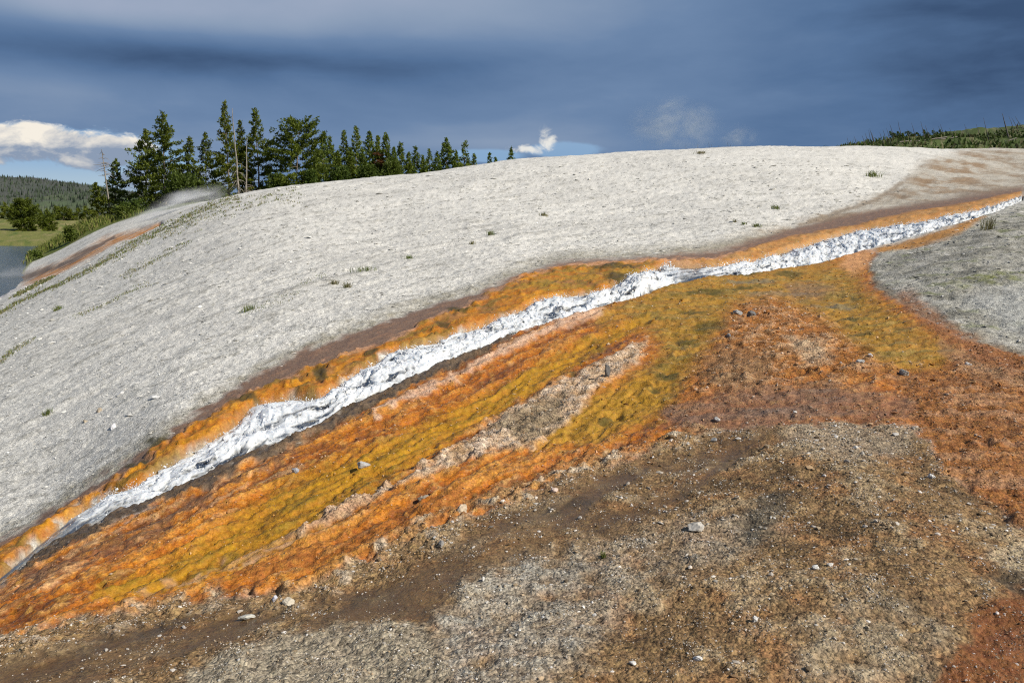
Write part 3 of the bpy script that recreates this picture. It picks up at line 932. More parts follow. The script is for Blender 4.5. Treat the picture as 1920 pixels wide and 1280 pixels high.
nf2 = g.noise(tco, 85, 4, .65)
cover = g.m('MULTIPLY', g.ss(g.m('ADD', af, g.m('ADD', g.m('MULTIPLY', g.m('SUBTRACT', nf, .5), 1.5), g.m('MULTIPLY', g.m('SUBTRACT', nf2, .5), .7))), .15, 1.0), .95)
fb = g.n('ShaderNodeBsdfPrincipled')
g.link(g.mix(nf, (.66, .71, .76), (.88, .90, .915)), fb.inputs['Base Color'])
fb.inputs['Roughness'].default_value = .35
fb.inputs['Subsurface Weight'].default_value = .5
fb.inputs['Subsurface Radius'].default_value = (.03, .035, .04)
fb.inputs['Subsurface Scale'].default_value = 1.0
bmp = g.n('ShaderNodeBump'); bmp.inputs['Strength'].default_value = .35; bmp.inputs['Distance'].default_value = .012
g.link(g.m('ADD', nf, g.m('MULTIPLY', nf2, .5)), bmp.inputs['Height'])
g.link(bmp.outputs[0], fb.inputs['Normal'])
gl = g.n('ShaderNodeBsdfGlossy'); gl.inputs['Roughness'].default_value = .16
tr = g.n('ShaderNodeBsdfTransparent'); tr.inputs['Color'].default_value = (.86, .90, .92, 1)
bm2 = g.n('ShaderNodeBump'); bm2.inputs['Strength'].default_value = .8; bm2.inputs['Distance'].default_value = .02
g.link(g.noise(tco, 22, 4, .6), bm2.inputs['Height'])
g.link(bm2.outputs[0], gl.inputs['Normal'])
fr = g.n('ShaderNodeFresnel'); fr.inputs['IOR'].default_value = 1.33; g.link(bm2.outputs[0], fr.inputs['Normal'])
ms1 = g.n('ShaderNodeMixShader'); g.link(g.m('MULTIPLY', fr.outputs[0], .55), ms1.inputs[0]); g.link(tr.outputs[0], ms1.inputs[1]); g.link(gl.outputs[0], ms1.inputs[2])
milk = g.n('ShaderNodeBsdfPrincipled'); milk.inputs['Base Color'].default_value = (.66, .665, .64, 1); milk.inputs['Roughness'].default_value = .3
ms0 = g.n('ShaderNodeMixShader'); g.link(g.m('MULTIPLY', g.ss(af, .0, .6), .9), ms0.inputs[0]); g.link(ms1.outputs[0], ms0.inputs[1]); g.link(milk.outputs[0], ms0.inputs[2])
ms2 = g.n('ShaderNodeMixShader'); g.link(cover, ms2.inputs[0]); g.link(ms0.outputs[0], ms2.inputs[1]); g.link(fb.outputs[0], ms2.inputs[2])
g.link(ms2.outputs[0], out.inputs[0])
link_obj('runoff_stream', me, mat, kind='structure')
W_X, W_Y, W_Z, W_ACT, W_ENV = X, Y, wz, act * foam, env

OCT_V = np.array([(1, 0, 0), (-1, 0, 0), (0, 1, 0), (0, -1, 0), (0, 0, 1), (0, 0, -1)], float)
OCT_F = np.array([(0, 2, 4), (2, 1, 4), (1, 3, 4), (3, 0, 4), (2, 0, 5), (1, 2, 5), (3, 1, 5), (0, 3, 5)])
_p = (1 + 5 ** .5) / 2
ICO_V = np.array([(-1, _p, 0), (1, _p, 0), (-1, -_p, 0), (1, -_p, 0), (0, -1, _p), (0, 1, _p), (0, -1, -_p), (0, 1, -_p), (_p, 0, -1), (_p, 0, 1), (-_p, 0, -1), (-_p, 0, 1)]) / 1.902
ICO_F = np.array([(0,11,5),(0,5,1),(0,1,7),(0,7,10),(0,10,11),(1,5,9),(5,11,4),(11,10,2),(10,7,6),(7,1,8),(3,9,4),(3,4,2),(3,2,6),(3,6,8),(3,8,9),(4,9,5),(2,4,11),(6,2,10),(8,6,7),(9,8,1)])


def scatter_mesh(name, pos, size, V, Fc, squash=(1, 1, 1), jitter=.25, tilt=.5, r=rng):
    n, k = len(pos), len(V)
    v = V[None] * (1 + jitter * r.normal(size=(n, k, 1)))
    sq = np.asarray(squash)[None] * (1 + .25 * r.normal(size=(n, 3)))
    v = v * np.clip(sq, .12, 3)[:, None, :] * size[:, None, None]
    a = r.uniform(0, 2 * math.pi, n); b = r.normal(0, tilt, n)
    ca, sa, cb, sb = np.cos(a)[:, None], np.sin(a)[:, None], np.cos(b)[:, None], np.sin(b)[:, None]
    x, y, z = v[..., 0], v[..., 1], v[..., 2]
    y, z = y * cb - z * sb, y * sb + z * cb
    x, y = x * ca - y * sa, x * sa + y * ca
    v = np.stack([x, y, z], -1) + pos[:, None, :]
    f = Fc[None] + (np.arange(n) * k)[:, None, None]
    return fast_mesh(name, v.reshape(-1, 3), f.reshape(-1, Fc.shape[1])), k


# spray thrown up from the foam
prob = (W_ACT * W_ENV * np.hypot(W_X, W_Y) ** .5).ravel()
pick = rng.choice(len(prob), 7000, p=prob / prob.sum())
pos = np.stack([W_X.ravel()[pick], W_Y.ravel()[pick], W_Z.ravel()[pick]], 1)
dd = np.hypot(pos[:, 0], pos[:, 1])
pos[:, 2] += np.abs(rng.normal(0, .030, len(pos))) * np.clip(dd / 9, .7, 1.8) + .002
pos[:, :2] += rng.normal(0, .025, (len(pos), 2))
kx, ky = on_ground([1250], [500])                       # the spout where the stream narrows
kick = rng.normal(0, 1, (1500, 3)) * np.array([.07, .06, .075]) + np.array([kx[0], ky[0], ground_z(kx, ky)[0] + .16])
pos = np.concatenate([pos, kick]); dd = np.hypot(pos[:, 0], pos[:, 1])
size = np.r_[np.ones(len(pos) - 1500), np.full(1500, 1.7)] * rng.gamma(2.0, .0012, len(pos)) * np.clip(dd / 9, .7, 1.9) + .0012
# strands of water flung up and downstream
pk = rng.choice(len(prob), 3600, p=prob / prob.sum())
p0 = np.stack([W_X.ravel()[pk], W_Y.ravel()[pk], W_Z.ravel()[pk] - .012], 1)
sc2 = np.clip(np.hypot(p0[:, 0], p0[:, 1]) / 9, .7, 1.9)[:, None]
row, cl = np.unravel_index(pk, W_X.shape)
r2 = np.minimum(row + 12, W_X.shape[0] - 1)
dn = np.stack([W_X[r2, cl] - W_X[row, cl], W_Y[r2, cl] - W_Y[row, cl], W_Z[r2, cl] - W_Z[row, cl]], 1)
dn /= np.linalg.norm(dn, axis=1)[:, None] + 1e-6
vel = dn * rng.uniform(.02, .10, (len(pk), 1)) + rng.normal(0, .022, (len(pk), 3)) + np.array([0, 0, 1]) * np.abs(rng.normal(.0, .040, (len(pk), 1)))
sid = np.cross(vel, rng.normal(0, 1, (len(pk), 3))); sid /= np.linalg.norm(sid, axis=1)[:, None] + 1e-6
wd = rng.uniform(.0010, .0032, (len(pk), 1)) * sc2
def arc(t):
    return p0 + (vel * t + np.array([0, 0, -.045]) * t * t) * sc2
sv = np.stack([arc(0) - sid * wd, arc(0) + sid * wd, arc(.5) - sid * wd, arc(.5) + sid * wd, arc(1.0)], 1).reshape(-1, 3)
sf = (np.array([(0, 1, 3), (0, 3, 2), (2, 3, 4)])[None] + (np.arange(len(pk)) * 5)[:, None, None]).reshape(-1, 3)
me, _ = scatter_mesh('spray', pos, size, OCT_V, OCT_F, (1, 1, 1.3), .2, .6)
me_s = fast_mesh('strands', sv, sf)
mat, g, out = new_mat('spray_drops')
bs = g.n('ShaderNodeBsdfPrincipled')
bs.inputs['Base Color'].default_value = (.90, .92, .94, 1)
bs.inputs['Roughness'].default_value = .1
g.link(bs.outputs[0], out.inputs[0])
link_obj('water_strands', me_s, mat, kind='stuff', label='thin white strands of churned water along the stream', category='spray')
link_obj('water_spray', me, mat, kind='stuff', label='white drops splashing up from the rushing run-off stream', category='spray')

# ------------------------------------------------------------------ loose gravel, crumbs and flakes
def tinted_mat(name, rough=.85, spec=.25, bump=0.0):
    m, g, out = new_mat(name)
    a = g.n('ShaderNodeAttribute', attribute_name='tint').outputs['Color']
    tco = g.n('ShaderNodeTexCoord').outputs['Object']
    n = g.noise(tco, 60, 4, .6)
    vm = g.n('ShaderNodeVectorMath', operation='SCALE')
    g.link(a, vm.inputs[0]); g.link(g.m('MULTIPLY_ADD', n, .7, .65), vm.inputs['Scale'])
    bs = g.n('ShaderNodeBsdfPrincipled')
    g.link(vm.outputs[0], bs.inputs['Base Color'])
    bs.inputs['Roughness'].default_value = rough
    bs.inputs['Specular IOR Level'].default_value = spec
    g.link(bs.outputs[0], out.inputs[0])
    return m


cell = (gr ** 2) * np.gradient(th)[None, :].repeat(NR, 0).ravel() * np.gradient(LNROWS)[:, None].repeat(NT_, 1).ravel()
frame = (gpx > -420) & (gpx < 2600) & (gpy < 1500)


def scatter_ground(name, dens, count, size_fn, V, Fc, squash, palette, lift, jitter, tilt, mat, label, category, blend=0.0):
    p = np.where(frame, dens * cell, 0)
    k = rng.choice(N, count, p=p / p.sum())
    jr = rng.normal(0, 1, (count, 2)) * (gr[k] * .004)[:, None]
    x, y = gx[k] + jr[:, 0], gy[k] + jr[:, 1]
    size = size_fn(gr[k], count)
    pos = np.stack([x, y, ground_z(x, y) + lift * size], 1)
    me, kv = scatter_mesh(name, pos, size, V, Fc, squash, jitter, tilt)
    pal = np.asarray(palette)
    c = pal[rng.integers(0, len(pal), count)] * (1 + .2 * rng.normal(size=(count, 1)))
    c = c * (1 - blend) + col[k] * blend * (1 + .3 * rng.normal(size=(count, 1)))
    add_attr(me, 'tint', np.repeat(np.clip(c, .01, .9), kv, 0), 'FLOAT_COLOR')
    return link_obj(name, me, mat, kind='stuff', label=label, category=category)


m_grain = tinted_mat('loose_grains')
patchy = np.clip(.35 + .9 * n_g2 + .5 * n_g, .05, 2)
PEB = [(.66, .64, .60), (.52, .48, .42), (.36, .29, .20), (.74, .73, .71), (.20, .14, .08), (.46, .33, .20), (.14, .10, .06)]
scatter_ground('gravel', m_fg * (1 - .85 * m_br) * patchy * gr ** -1.1, 6500, lambda r, n: (rng.gamma(1.6, .0018, n) + .0024) * np.clip(r / 3.6, .8, 2.2),
               ICO_V, ICO_F, (1, .8, .55), PEB, .15, .14, .5, m_grain, 'brown, grey and white gravel strewn over the near ground', 'gravel', .35)
drift = np.clip(.25 + 1.0 * n_g2 + .8 * fbm(gx * 4.2, gy * 4.2, 3, 49), .03, 2.2)
scatter_ground('grit', m_fg * (1 - .8 * m_br) * drift * gr ** -1.2, 32000, lambda r, n: (rng.gamma(1.6, .0009, n) + .0012) * np.clip(r / 3.6, .8, 2.2),
               OCT_V, OCT_F, (1, .9, .65), PEB, .25, .2, .6, m_grain, 'fine bright grit sprinkled between the gravel of the near ground', 'grit', .25)
crumb_d = (m_ap * (1 - m_fg) * (.22 + .6 * zone(MOUND, 20) + m_rib + .9 * m_cr + .7 * zone(RED, 20) + .4 * zone(PURP, 12)) + .5 * m_cr) * np.clip(.4 + n_ap2, .03, 2) * gr ** -1.4
scatter_ground('sinter_crumbs', crumb_d, 22000, lambda r, n: (rng.gamma(1.5, .0018, n) + .0015) * np.clip(r / 5, .8, 2.4),
               OCT_V, OCT_F, (1, .8, .6), [(.70, .62, .52), (.58, .36, .18), (.36, .15, .04), (.62, .46, .32), (.22, .10, .04)], .25, .2, .5, m_grain,
               'pale and rusty mineral crumbs crusting the orange run-off apron', 'crumbs', .55)
flake_d = (whitez * .9 * (1 - zone(G_UR, 14)) + mb * .7) * np.clip(.55 + .7 * a2 + .5 * n_ap2, .05, 2) * gr ** -2.0 * (gr < 48) * (gr > 6) * (1 - m_bed)
scatter_ground('sinter_flakes', flake_d, 17000, lambda r, n: (rng.gamma(1.6, .00055, n) + .0006) * r ** .92,
               OCT_V, OCT_F, (1.25, .8, .30), [(.66, .65, .62), (.60, .59, .56), (.46, .455, .43), (.70, .69, .66), (.36, .35, .31)], .10, .2, .22, m_grain,
               'thin pale sinter flakes littering the white slope', 'flakes', .5)

# ------------------------------------------------------------------ single stones
def ico2(sub=2):
    v = [tuple(p) for p in ICO_V]
    f = [tuple(t) for t in ICO_F]
    for _ in range(sub):
        mid = {}
        nf = []
        def mp_(a, b):
            k = (min(a, b), max(a, b))
            if k not in mid:
                p = (np.array(v[a]) + np.array(v[b])) / 2
                v.append(tuple(p / np.linalg.norm(p)))
                mid[k] = len(v) - 1
            return mid[k]
        for a, b, c in f:
            ab, bc, ca = mp_(a, b), mp_(b, c), mp_(c, a)
            nf += [(a, ab, ca), (b, bc, ab), (c, ca, bc), (ab, bc, ca)]
        f = nf
    return np.array(v), np.array(f)


SV, SF = ico2(2)
m_stone = tinted_mat('stone_surface', .8, .3)


def stone(name, px, py, wpx, hpx, flat, color, label, category, seed):
    r = np.random.default_rng(seed)
    x, y, z = place(px, py)
    d = math.hypot(x, y)
    v = SV.copy()
    for _ in range(9):                                   # knock flat facets off the ball
        nrm = r.normal(size=3); nrm /= np.linalg.norm(nrm)
        h = r.uniform(.55, .85)
        t = v @ nrm
        v = v - np.clip(t - h, 0, None)[:, None] * nrm
    v = v * (1 + .05 * r.normal(size=(len(v), 1)))
    k_ = .8 if name == 'sinter_slab' else 1.1
    sx_, sz_ = wpx / 2 * d / F * k_, hpx / 2 * d / F * k_
    v = v * np.array([sx_, sx_ * flat, sz_])
    me = fast_mesh(name, v, SF)
    c = np.tile(np.asarray(color, float), (len(v), 1)) * (1 + .12 * r.normal(size=(len(v), 1)))
    add_attr(me, 'tint', np.clip(c, .01, .9), 'FLOAT_COLOR')
    o = link_obj(name, me, m_stone, label=label, category=category)
    o.location = (x, y, z + sz_ * .45)
    o.rotation_euler = (r.normal(0, .15), r.normal(0, .15), r.uniform(0, 6))
    return o


WHT, GRY, DRK, CRM = (.66, .65, .62), (.33, .33, .33), (.13, .13, .13), (.52, .42, .30)
STONES = [
 ('pebble', 554, 891, 14, 11, .8, (.36, .38, .42), 'small rounded grey pebble alone on the orange mat', 'pebble'),
 ('stone', 681, 877, 26, 15, .6, (.40, .40, .40), 'long pale grey rock chip on the yellow mat', 'stone'),
 ('stone', 1138, 713, 14, 32, .8, DRK, 'dark grey stone standing upright in the pale pink rib', 'stone'),
 ('pebble', 516, 1132, 13, 12, .8, (.58, .58, .64), 'bluish white pebble left of the cream cobble in the tan crust', 'pebble'),
 ('stone', 541, 1135, 24, 18, .8, (.56, .50, .40), 'cream split cobble in the tan crust by the brown shallows', 'stone'),
 ('stone', 462, 1155, 30, 10, .5, (.50, .49, .44), 'flat grey-white slab at the upper edge of the brown shallows', 'stone'),
 ('stone', 795, 936, 30, 19, .7, (.28, .24, .19), 'rugged dark grey rock beside the rusty lower band', 'stone'),
 ('stone', 866, 955, 34, 20, .8, CRM, 'cream crusted lump at the top of the brown shallows', 'stone'),
 ('pebble', 1040, 925, 15, 10, .8, (.60, .47, .40), 'pinkish pebble beside the brown film of water', 'pebble'),
 ('pebble', 906, 1095, 9, 10, .8, WHT, 'tiny white pebble on the rim of the grey gravel tongue', 'pebble'),
 ('pebble', 1186, 1249, 13, 9, .8, WHT, 'bright white pebble lowest in the middle foreground gravel', 'pebble'),
 ('stone', 1304, 996, 30, 18, .9, (.50, .47, .42), 'pale rounded cobble left of the dark damp patch', 'stone'),
 ('pebble', 1529, 1069, 14, 8, .8, WHT, 'left one of two white pebbles in the right-hand gravel', 'pebble'),
 ('pebble', 1556, 1064, 13, 8, .8, WHT, 'right one of two white pebbles in the right-hand gravel', 'pebble'),
 ('pebble', 1746, 894, 13, 9, .8, WHT, 'white pebble near the right rusty slope', 'pebble'),
 ('pebble', 1416, 1168, 11, 14, .8, (.54, .53, .52), 'upright whitish pebble in the lower right gravel', 'pebble'),
 ('stone', 1308, 1239, 22, 9, .6, WHT, 'flat white chip at the bottom of the gravel', 'stone'),
 ('pebble', 1816, 683, 13, 8, .8, WHT, 'white pebble on the smooth ochre runnel at the right', 'pebble'),
 ('stone', 1695, 703, 17, 13, .8, (.34, .34, .31), 'grey stone below the yellow mat at the right', 'stone'),
 ('pebble', 1577, 690, 12, 8, .8, (.42, .42, .43), 'grey pebble leftmost in the row at the foot of the orange mound', 'pebble'),
 ('pebble', 1611, 697, 18, 8, .7, (.50, .49, .46), 'long pale pebble right in the row at the foot of the orange mound', 'pebble'),
 ('pebble', 1631, 678, 8, 8, .8, (.80, .80, .80), 'white pebble in the yellow mat beside the orange mound', 'pebble'),
 ('pebble', 1339, 828, 12, 11, .8, GRY, 'grey pebble at the head of the brown shallows', 'pebble'),
 ('pebble', 1344, 791, 15, 8, .6, (.60, .58, .54), 'whitish chip above the head of the brown shallows', 'pebble'),
 ('pebble', 1490, 780, 8, 6, .8, (.70, .69, .66), 'tiny white pebble on the purple-brown flat', 'pebble'),
 ('stone', 1382, 590, 22, 9, .6, (.36, .36, .35), 'pale grey chip left of the crest of the orange mound', 'stone'),
 ('stone', 1408, 600, 16, 12, .8, (.17, .17, .17), 'dark grey stone left of the crest of the orange mound', 'stone'),
 ('stone', 1366, 642, 12, 9, .8, (.24, .24, .25), 'small dark stone on the left flank of the orange mound', 'stone'),
 ('sinter_slab', 213, 801, 26, 9, .5, (.70, .69, .70), 'white broken slab with a dark shadow low on the white slope', 'slab'),
 ('sinter_slab', 292, 746, 30, 8, .45, (.70, .70, .69), 'white tilted slab just above the damp margin of the white slope', 'slab'),
 ('sinter_slab', 226, 738, 26, 7, .45, (.62, .62, .62), 'long pale slab among flakes on the white slope', 'slab'),
 ('sinter_slab', 186, 770, 26, 8, .5, (.38, .32, .24), 'brownish slab lying on the lower white slope', 'slab'),
 ('sinter_slab', 160, 790, 22, 7, .5, (.40, .34, .25), 'rusty slab left of the white broken slab', 'slab'),
]
for i, s in enumerate(STONES):
    stone(*s, seed=500 + i)

# ------------------------------------------------------------------ grass
m_grass, g, out = new_mat('grass_blades')
a = g.n('ShaderNodeAttribute', attribute_name='tint').outputs['Color']
bs = g.n('ShaderNodeBsdfPrincipled'); bs.inputs['Roughness'].default_value = .6; bs.inputs['Specular IOR Level'].default_value = .2
g.link(a, bs.inputs['Base Color'])
tl = g.n('ShaderNodeBsdfTranslucent'); g.link(a, tl.inputs['Color'])
ms = g.n('ShaderNodeMixShader'); ms.inputs[0].default_value = .3
g.link(bs.outputs[0], ms.inputs[1]); g.link(tl.outputs[0], ms.inputs[2]); g.link(ms.outputs[0], out.inputs[0])


def blades(pos, hgt, wid, palette, r=rng, lean=.45):
    """bent grass blades, three triangles each"""
    n = len(pos)
    a = r.uniform(0, 2 * math.pi, n)
    ln = np.abs(r.normal(0, lean, n))
    dirx, diry = np.cos(a), np.sin(a)
    b = r.uniform(0, 2 * math.pi, n)
    sx_, sy_ = np.cos(b) * wid / 2, np.sin(b) * wid / 2
    h = hgt * r.uniform(.55, 1.15, n)
    def pt(t, s, k):
        return np.stack([pos[:, 0] + dirx * ln * h * t * t + s * sx_ * k, pos[:, 1] + diry * ln * h * t * t + s * sy_ * k, pos[:, 2] + h * t], 1)
    v = np.stack([pt(-.05, -1, 1), pt(-.05, 1, 1), pt(.55, -1, .8), pt(.55, 1, .8), pt(1, 0, 0)], 1)
    f = np.array([(0, 1, 3), (0, 3, 2), (2, 3, 4)])[None] + (np.arange(n) * 5)[:, None, None]
    pal = np.asarray(palette)
    c = pal[r.integers(0, len(pal), n)] * (1 + .2 * r.normal(size=(n, 1)))
    return v.reshape(-1, 3), f.reshape(-1, 3), np.repeat(np.clip(c, .01, .6), 5, 0)


def blade_obj(name, v, f, c, **props):
    me = fast_mesh(name, v, f)
    add_attr(me, 'tint', c, 'FLOAT_COLOR')
    return link_obj(name, me, m_grass, **props)


GREEN = [(.14, .20, .045), (.18, .22, .06), (.24, .24, .09), (.11, .15, .04)]
DRYG = [(.22, .20, .10), (.28, .24, .13), (.14, .16, .05)]
TUFTS = [
 (465, 582, 30, 14, GREEN, 'green grass tuft on the white slope just above the damp stream margin'),
 (682, 510, 44, 12, GREEN, 'long low grass tuft in the middle of the white slope'),
 (768, 485, 24, 9, GREEN, 'small green grass tuft right of the long low one'),
 (650, 538, 16, 12, DRYG, 'sparse dry grass tuft below the long low one'),
 (628, 532, 18, 8, DRYG, 'thin straw tuft left of the sparse dry one'),
 (920, 441, 14, 10, GREEN, 'little green tuft alone on the upper middle of the white slope'),
 (1636, 332, 26, 12, GREEN, 'bright round grass tuft high on the right of the white crest'),
 (1455, 391, 18, 8, GREEN, 'small grass tuft on the white slope below the bright round one'),
 (1418, 426, 14, 7, GREEN, 'right one of three small tufts above the stream bend'),
 (1395, 421, 11, 6, GREEN, 'middle one of three small tufts above the stream bend'),
 (1378, 416, 9, 7, DRYG, 'left one of three small tufts above the stream bend'),
 (1313, 289, 20, 6, DRYG, 'low brownish plant patch just under the white crest'),
 (885, 458, 12, 7, DRYG, 'pale thin tuft below the little green tuft on the slope'),
 (1020, 405, 16, 7, DRYG, 'faint straw tuft on the middle white slope'),
 (88, 776, 14, 10, GREEN, 'tiny green sprout low on the left white slope'),
 (108, 580, 14, 8, GREEN, 'small dark green tuft on the far left slope'),
 (1131, 1040, 10, 12, GREEN, 'single fresh green sprout in the near gravel'),
 (1853, 430, 26, 26, DRYG, 'dry weed with a tall stalk on the grey bank'),
]
for i, (px, py, wp, hp, pal, lab) in enumerate(TUFTS):
    r = np.random.default_rng(900 + i)
    x, y, z = place(px, py)
    d = math.hypot(x, y) / F
    n = 70 if wp > 12 else 40
    ex = r.normal(0, .22, n) * wp * d
    ey = r.normal(0, .26, n) * wp * d * (1.0 if wp < 20 else .7)
    p = np.stack([x + ex, y + ey, ground_z(x + ex, y + ey)], 1)
    v, f, c = blades(p, hp * d * .95, max(.005, .9 * d), pal, r, .8)
    v = v - np.array([x, y, z])
    o = blade_obj('grass_tuft', v, f, c, label=lab, category='grass tuft', group='tufts growing out of the sinter')
    o.location = (x, y, z)


def along_line(P, n, spread, r):
    q = resample(P, n)
    q = q + r.normal(0, 1, (n, 2)) * spread
    x, y = on_ground(q[:, 0], q[:, 1])
    return x, y


r = np.random.default_rng(77)
vs, fs, csl, off = [], [], [], 0
for P, n, spread in [([(-20, 600), (40, 566), (110, 535), (160, 512), (215, 480)], 260, 2.5), ([(215, 480), (260, 455), (330, 418), (400, 385), (440, 372)], 260, 5),
                     ([(28, 556), (50, 545), (80, 528), (100, 518)], 150, 1.8), ([(-20, 690), (20, 662), (55, 640)], 60, 1.5), ([(230, 520), (290, 488), (350, 455)], 60, 4),
                     ([(140, 595), (220, 560), (280, 530)], 45, 2), ([(300, 440), (380, 410), (450, 385), (560, 360)], 150, 8), ([(600, 515), (560, 545), (470, 585)], 30, 4)]:
    x, y = along_line(P, n, spread, r)
    x = np.repeat(x, 7) + r.normal(0, .10, n * 7); y = np.repeat(y, 7) + r.normal(0, .10, n * 7)
    dd = np.hypot(x, y) / F
    v, f, c = blades(np.stack([x, y, ground_z(x, y)], 1), np.clip(dd * 3.6, .03, .15), np.clip(dd * 1.0, .008, .035), GREEN + DRYG + DRYG, r)
    vs.append(v); fs.append(f + off); csl.append(c); off += len(v)
blade_obj('slope_grass', np.concatenate(vs), np.concatenate(fs), np.concatenate(csl), kind='stuff', label='thin green grass rooted along cracks of the far left slope', category='grass')
# tall grass on the river bank below the trees
bk = rng.choice(N, 5200, p=(bank_edge * cell * (gr > 70)) / (bank_edge * cell * (gr > 70)).sum())
x, y = gx[bk] + rng.normal(0, .25, len(bk)), gy[bk] + rng.normal(0, .25, len(bk))
v, f, c = blades(np.stack([x, y, ground_z(x, y)], 1), rng.uniform(.3, .75, len(bk)), np.full(len(bk), .10), [(.16, .20, .04), (.20, .23, .05), (.12, .16, .035), (.26, .24, .09)])
blade_obj('bank_grass', v, f, c, kind='stuff', label='tall green grass on the river bank below the pines', category='grass')

# ------------------------------------------------------------------ trees
def tube(pts, rad, sides=6):
    pts = np.asarray(pts, float)
    n = len(pts)
    V, Fc = [], []
    for i in range(n):
        t = pts[min(i + 1, n - 1)] - pts[max(i - 1, 0)]
        t = t / (np.linalg.norm(t) + 1e-9)
        a = np.cross(t, (0.31, .95, .1) if abs(t[2]) > .8 else (0, 0, 1)); a /= np.linalg.norm(a)
        b = np.cross(t, a)
        for k in range(sides):
            an = 2 * math.pi * k / sides
            V.append(pts[i] + (a * math.cos(an) + b * math.sin(an)) * rad[i])
    for i in range(n - 1):
        for k in range(sides):
            k2 = (k + 1) % sides
            Fc.append((i * sides + k, i * sides + k2, (i + 1) * sides + k2, (i + 1) * sides + k))
    return np.array(V), np.array(Fc)


def join(parts):
    V, Fc, o = [], [], 0
    for v, f in parts:
        V.append(v); Fc.append(f + o); o += len(v)
    return np.concatenate(V), np.concatenate(Fc)


def foliage_mat(name, dark, light, yellow):
    m, g, out = new_mat(name)
    tco = g.n('ShaderNodeTexCoord').outputs['Object']
    oi = g.n('ShaderNodeObjectInfo').outputs['Random']
    a = g.n('ShaderNodeAttribute', attribute_name='shade').outputs['Fac']
    n = g.noise(tco, 1.3, 3, .6)
    k = g.m('ADD', g.m('MULTIPLY', a, .75), g.m('MULTIPLY', g.m('SUBTRACT', n, .5), .9))
    c = g.mix(k, dark, light)
    c = g.mix(g.m('MULTIPLY', oi, .45), c, yellow)
    bs = g.n('ShaderNodeBsdfPrincipled'); bs.inputs['Roughness'].default_value = .55; bs.inputs['Specular IOR Level'].default_value = .3
    g.link(c, bs.inputs['Base Color'])
    tl = g.n('ShaderNodeBsdfTranslucent'); g.link(c, tl.inputs['Color'])
    ms = g.n('ShaderNodeMixShader'); ms.inputs[0].default_value = .35
    g.link(bs.outputs[0], ms.inputs[1]); g.link(tl.outputs[0], ms.inputs[2]); g.link(ms.outputs[0], out.inputs[0])
    return m


def bark_mat(name, c1, c2):
    m, g, out = new_mat(name)
    tco = g.n('ShaderNodeTexCoord').outputs['Object']
    mp = g.n('ShaderNodeMapping'); mp.inputs['Scale'].default_value = (6, 6, 1.5); g.link(tco, mp.inputs[0])
    n = g.noise(mp.outputs[0], 2.2, 5, .65)
    bs = g.n('ShaderNodeBsdfPrincipled'); bs.inputs['Roughness'].default_value = .9
    g.link(g.mix(g.ss(n, .35, .65), c1, c2), bs.inputs['Base Color'])
    bmp = g.n('ShaderNodeBump'); bmp.inputs['Distance'].default_value = .05; g.link(n, bmp.inputs['Height']); g.link(bmp.outputs[0], bs.inputs['Normal'])
    g.link(bs.outputs[0], out.inputs[0])
    return m


M_PINE = foliage_mat('pine_needles', (.048, .076, .011), (.215, .265, .032), (.210, .225, .022))
M_MID = foliage_mat('bright_pine_needles', (.060, .098, .016), (.235, .310, .044), (.215, .250, .028))
M_YOUNG = foliage_mat('young_needles', (.040, .070, .016), (.110, .165, .030), (.11, .14, .02))
M_RUST = foliage_mat('rusty_needles', (.11, .05, .02), (.22, .10, .035), (.2, .09, .03))
M_BUSH = foliage_mat('bush_leaves', (.050, .085, .015), (.14, .20, .035), (.17, .20, .03))
M_BARK = bark_mat('pine_bark', (.13, .10, .075), (.28, .23, .18))
M_DEAD = bark_mat('weathered_wood', (.20, .175, .145), (.38, .345, .30))
M_CHAR = bark_mat('burnt_wood', (.06, .055, .055), (.17, .155, .15))


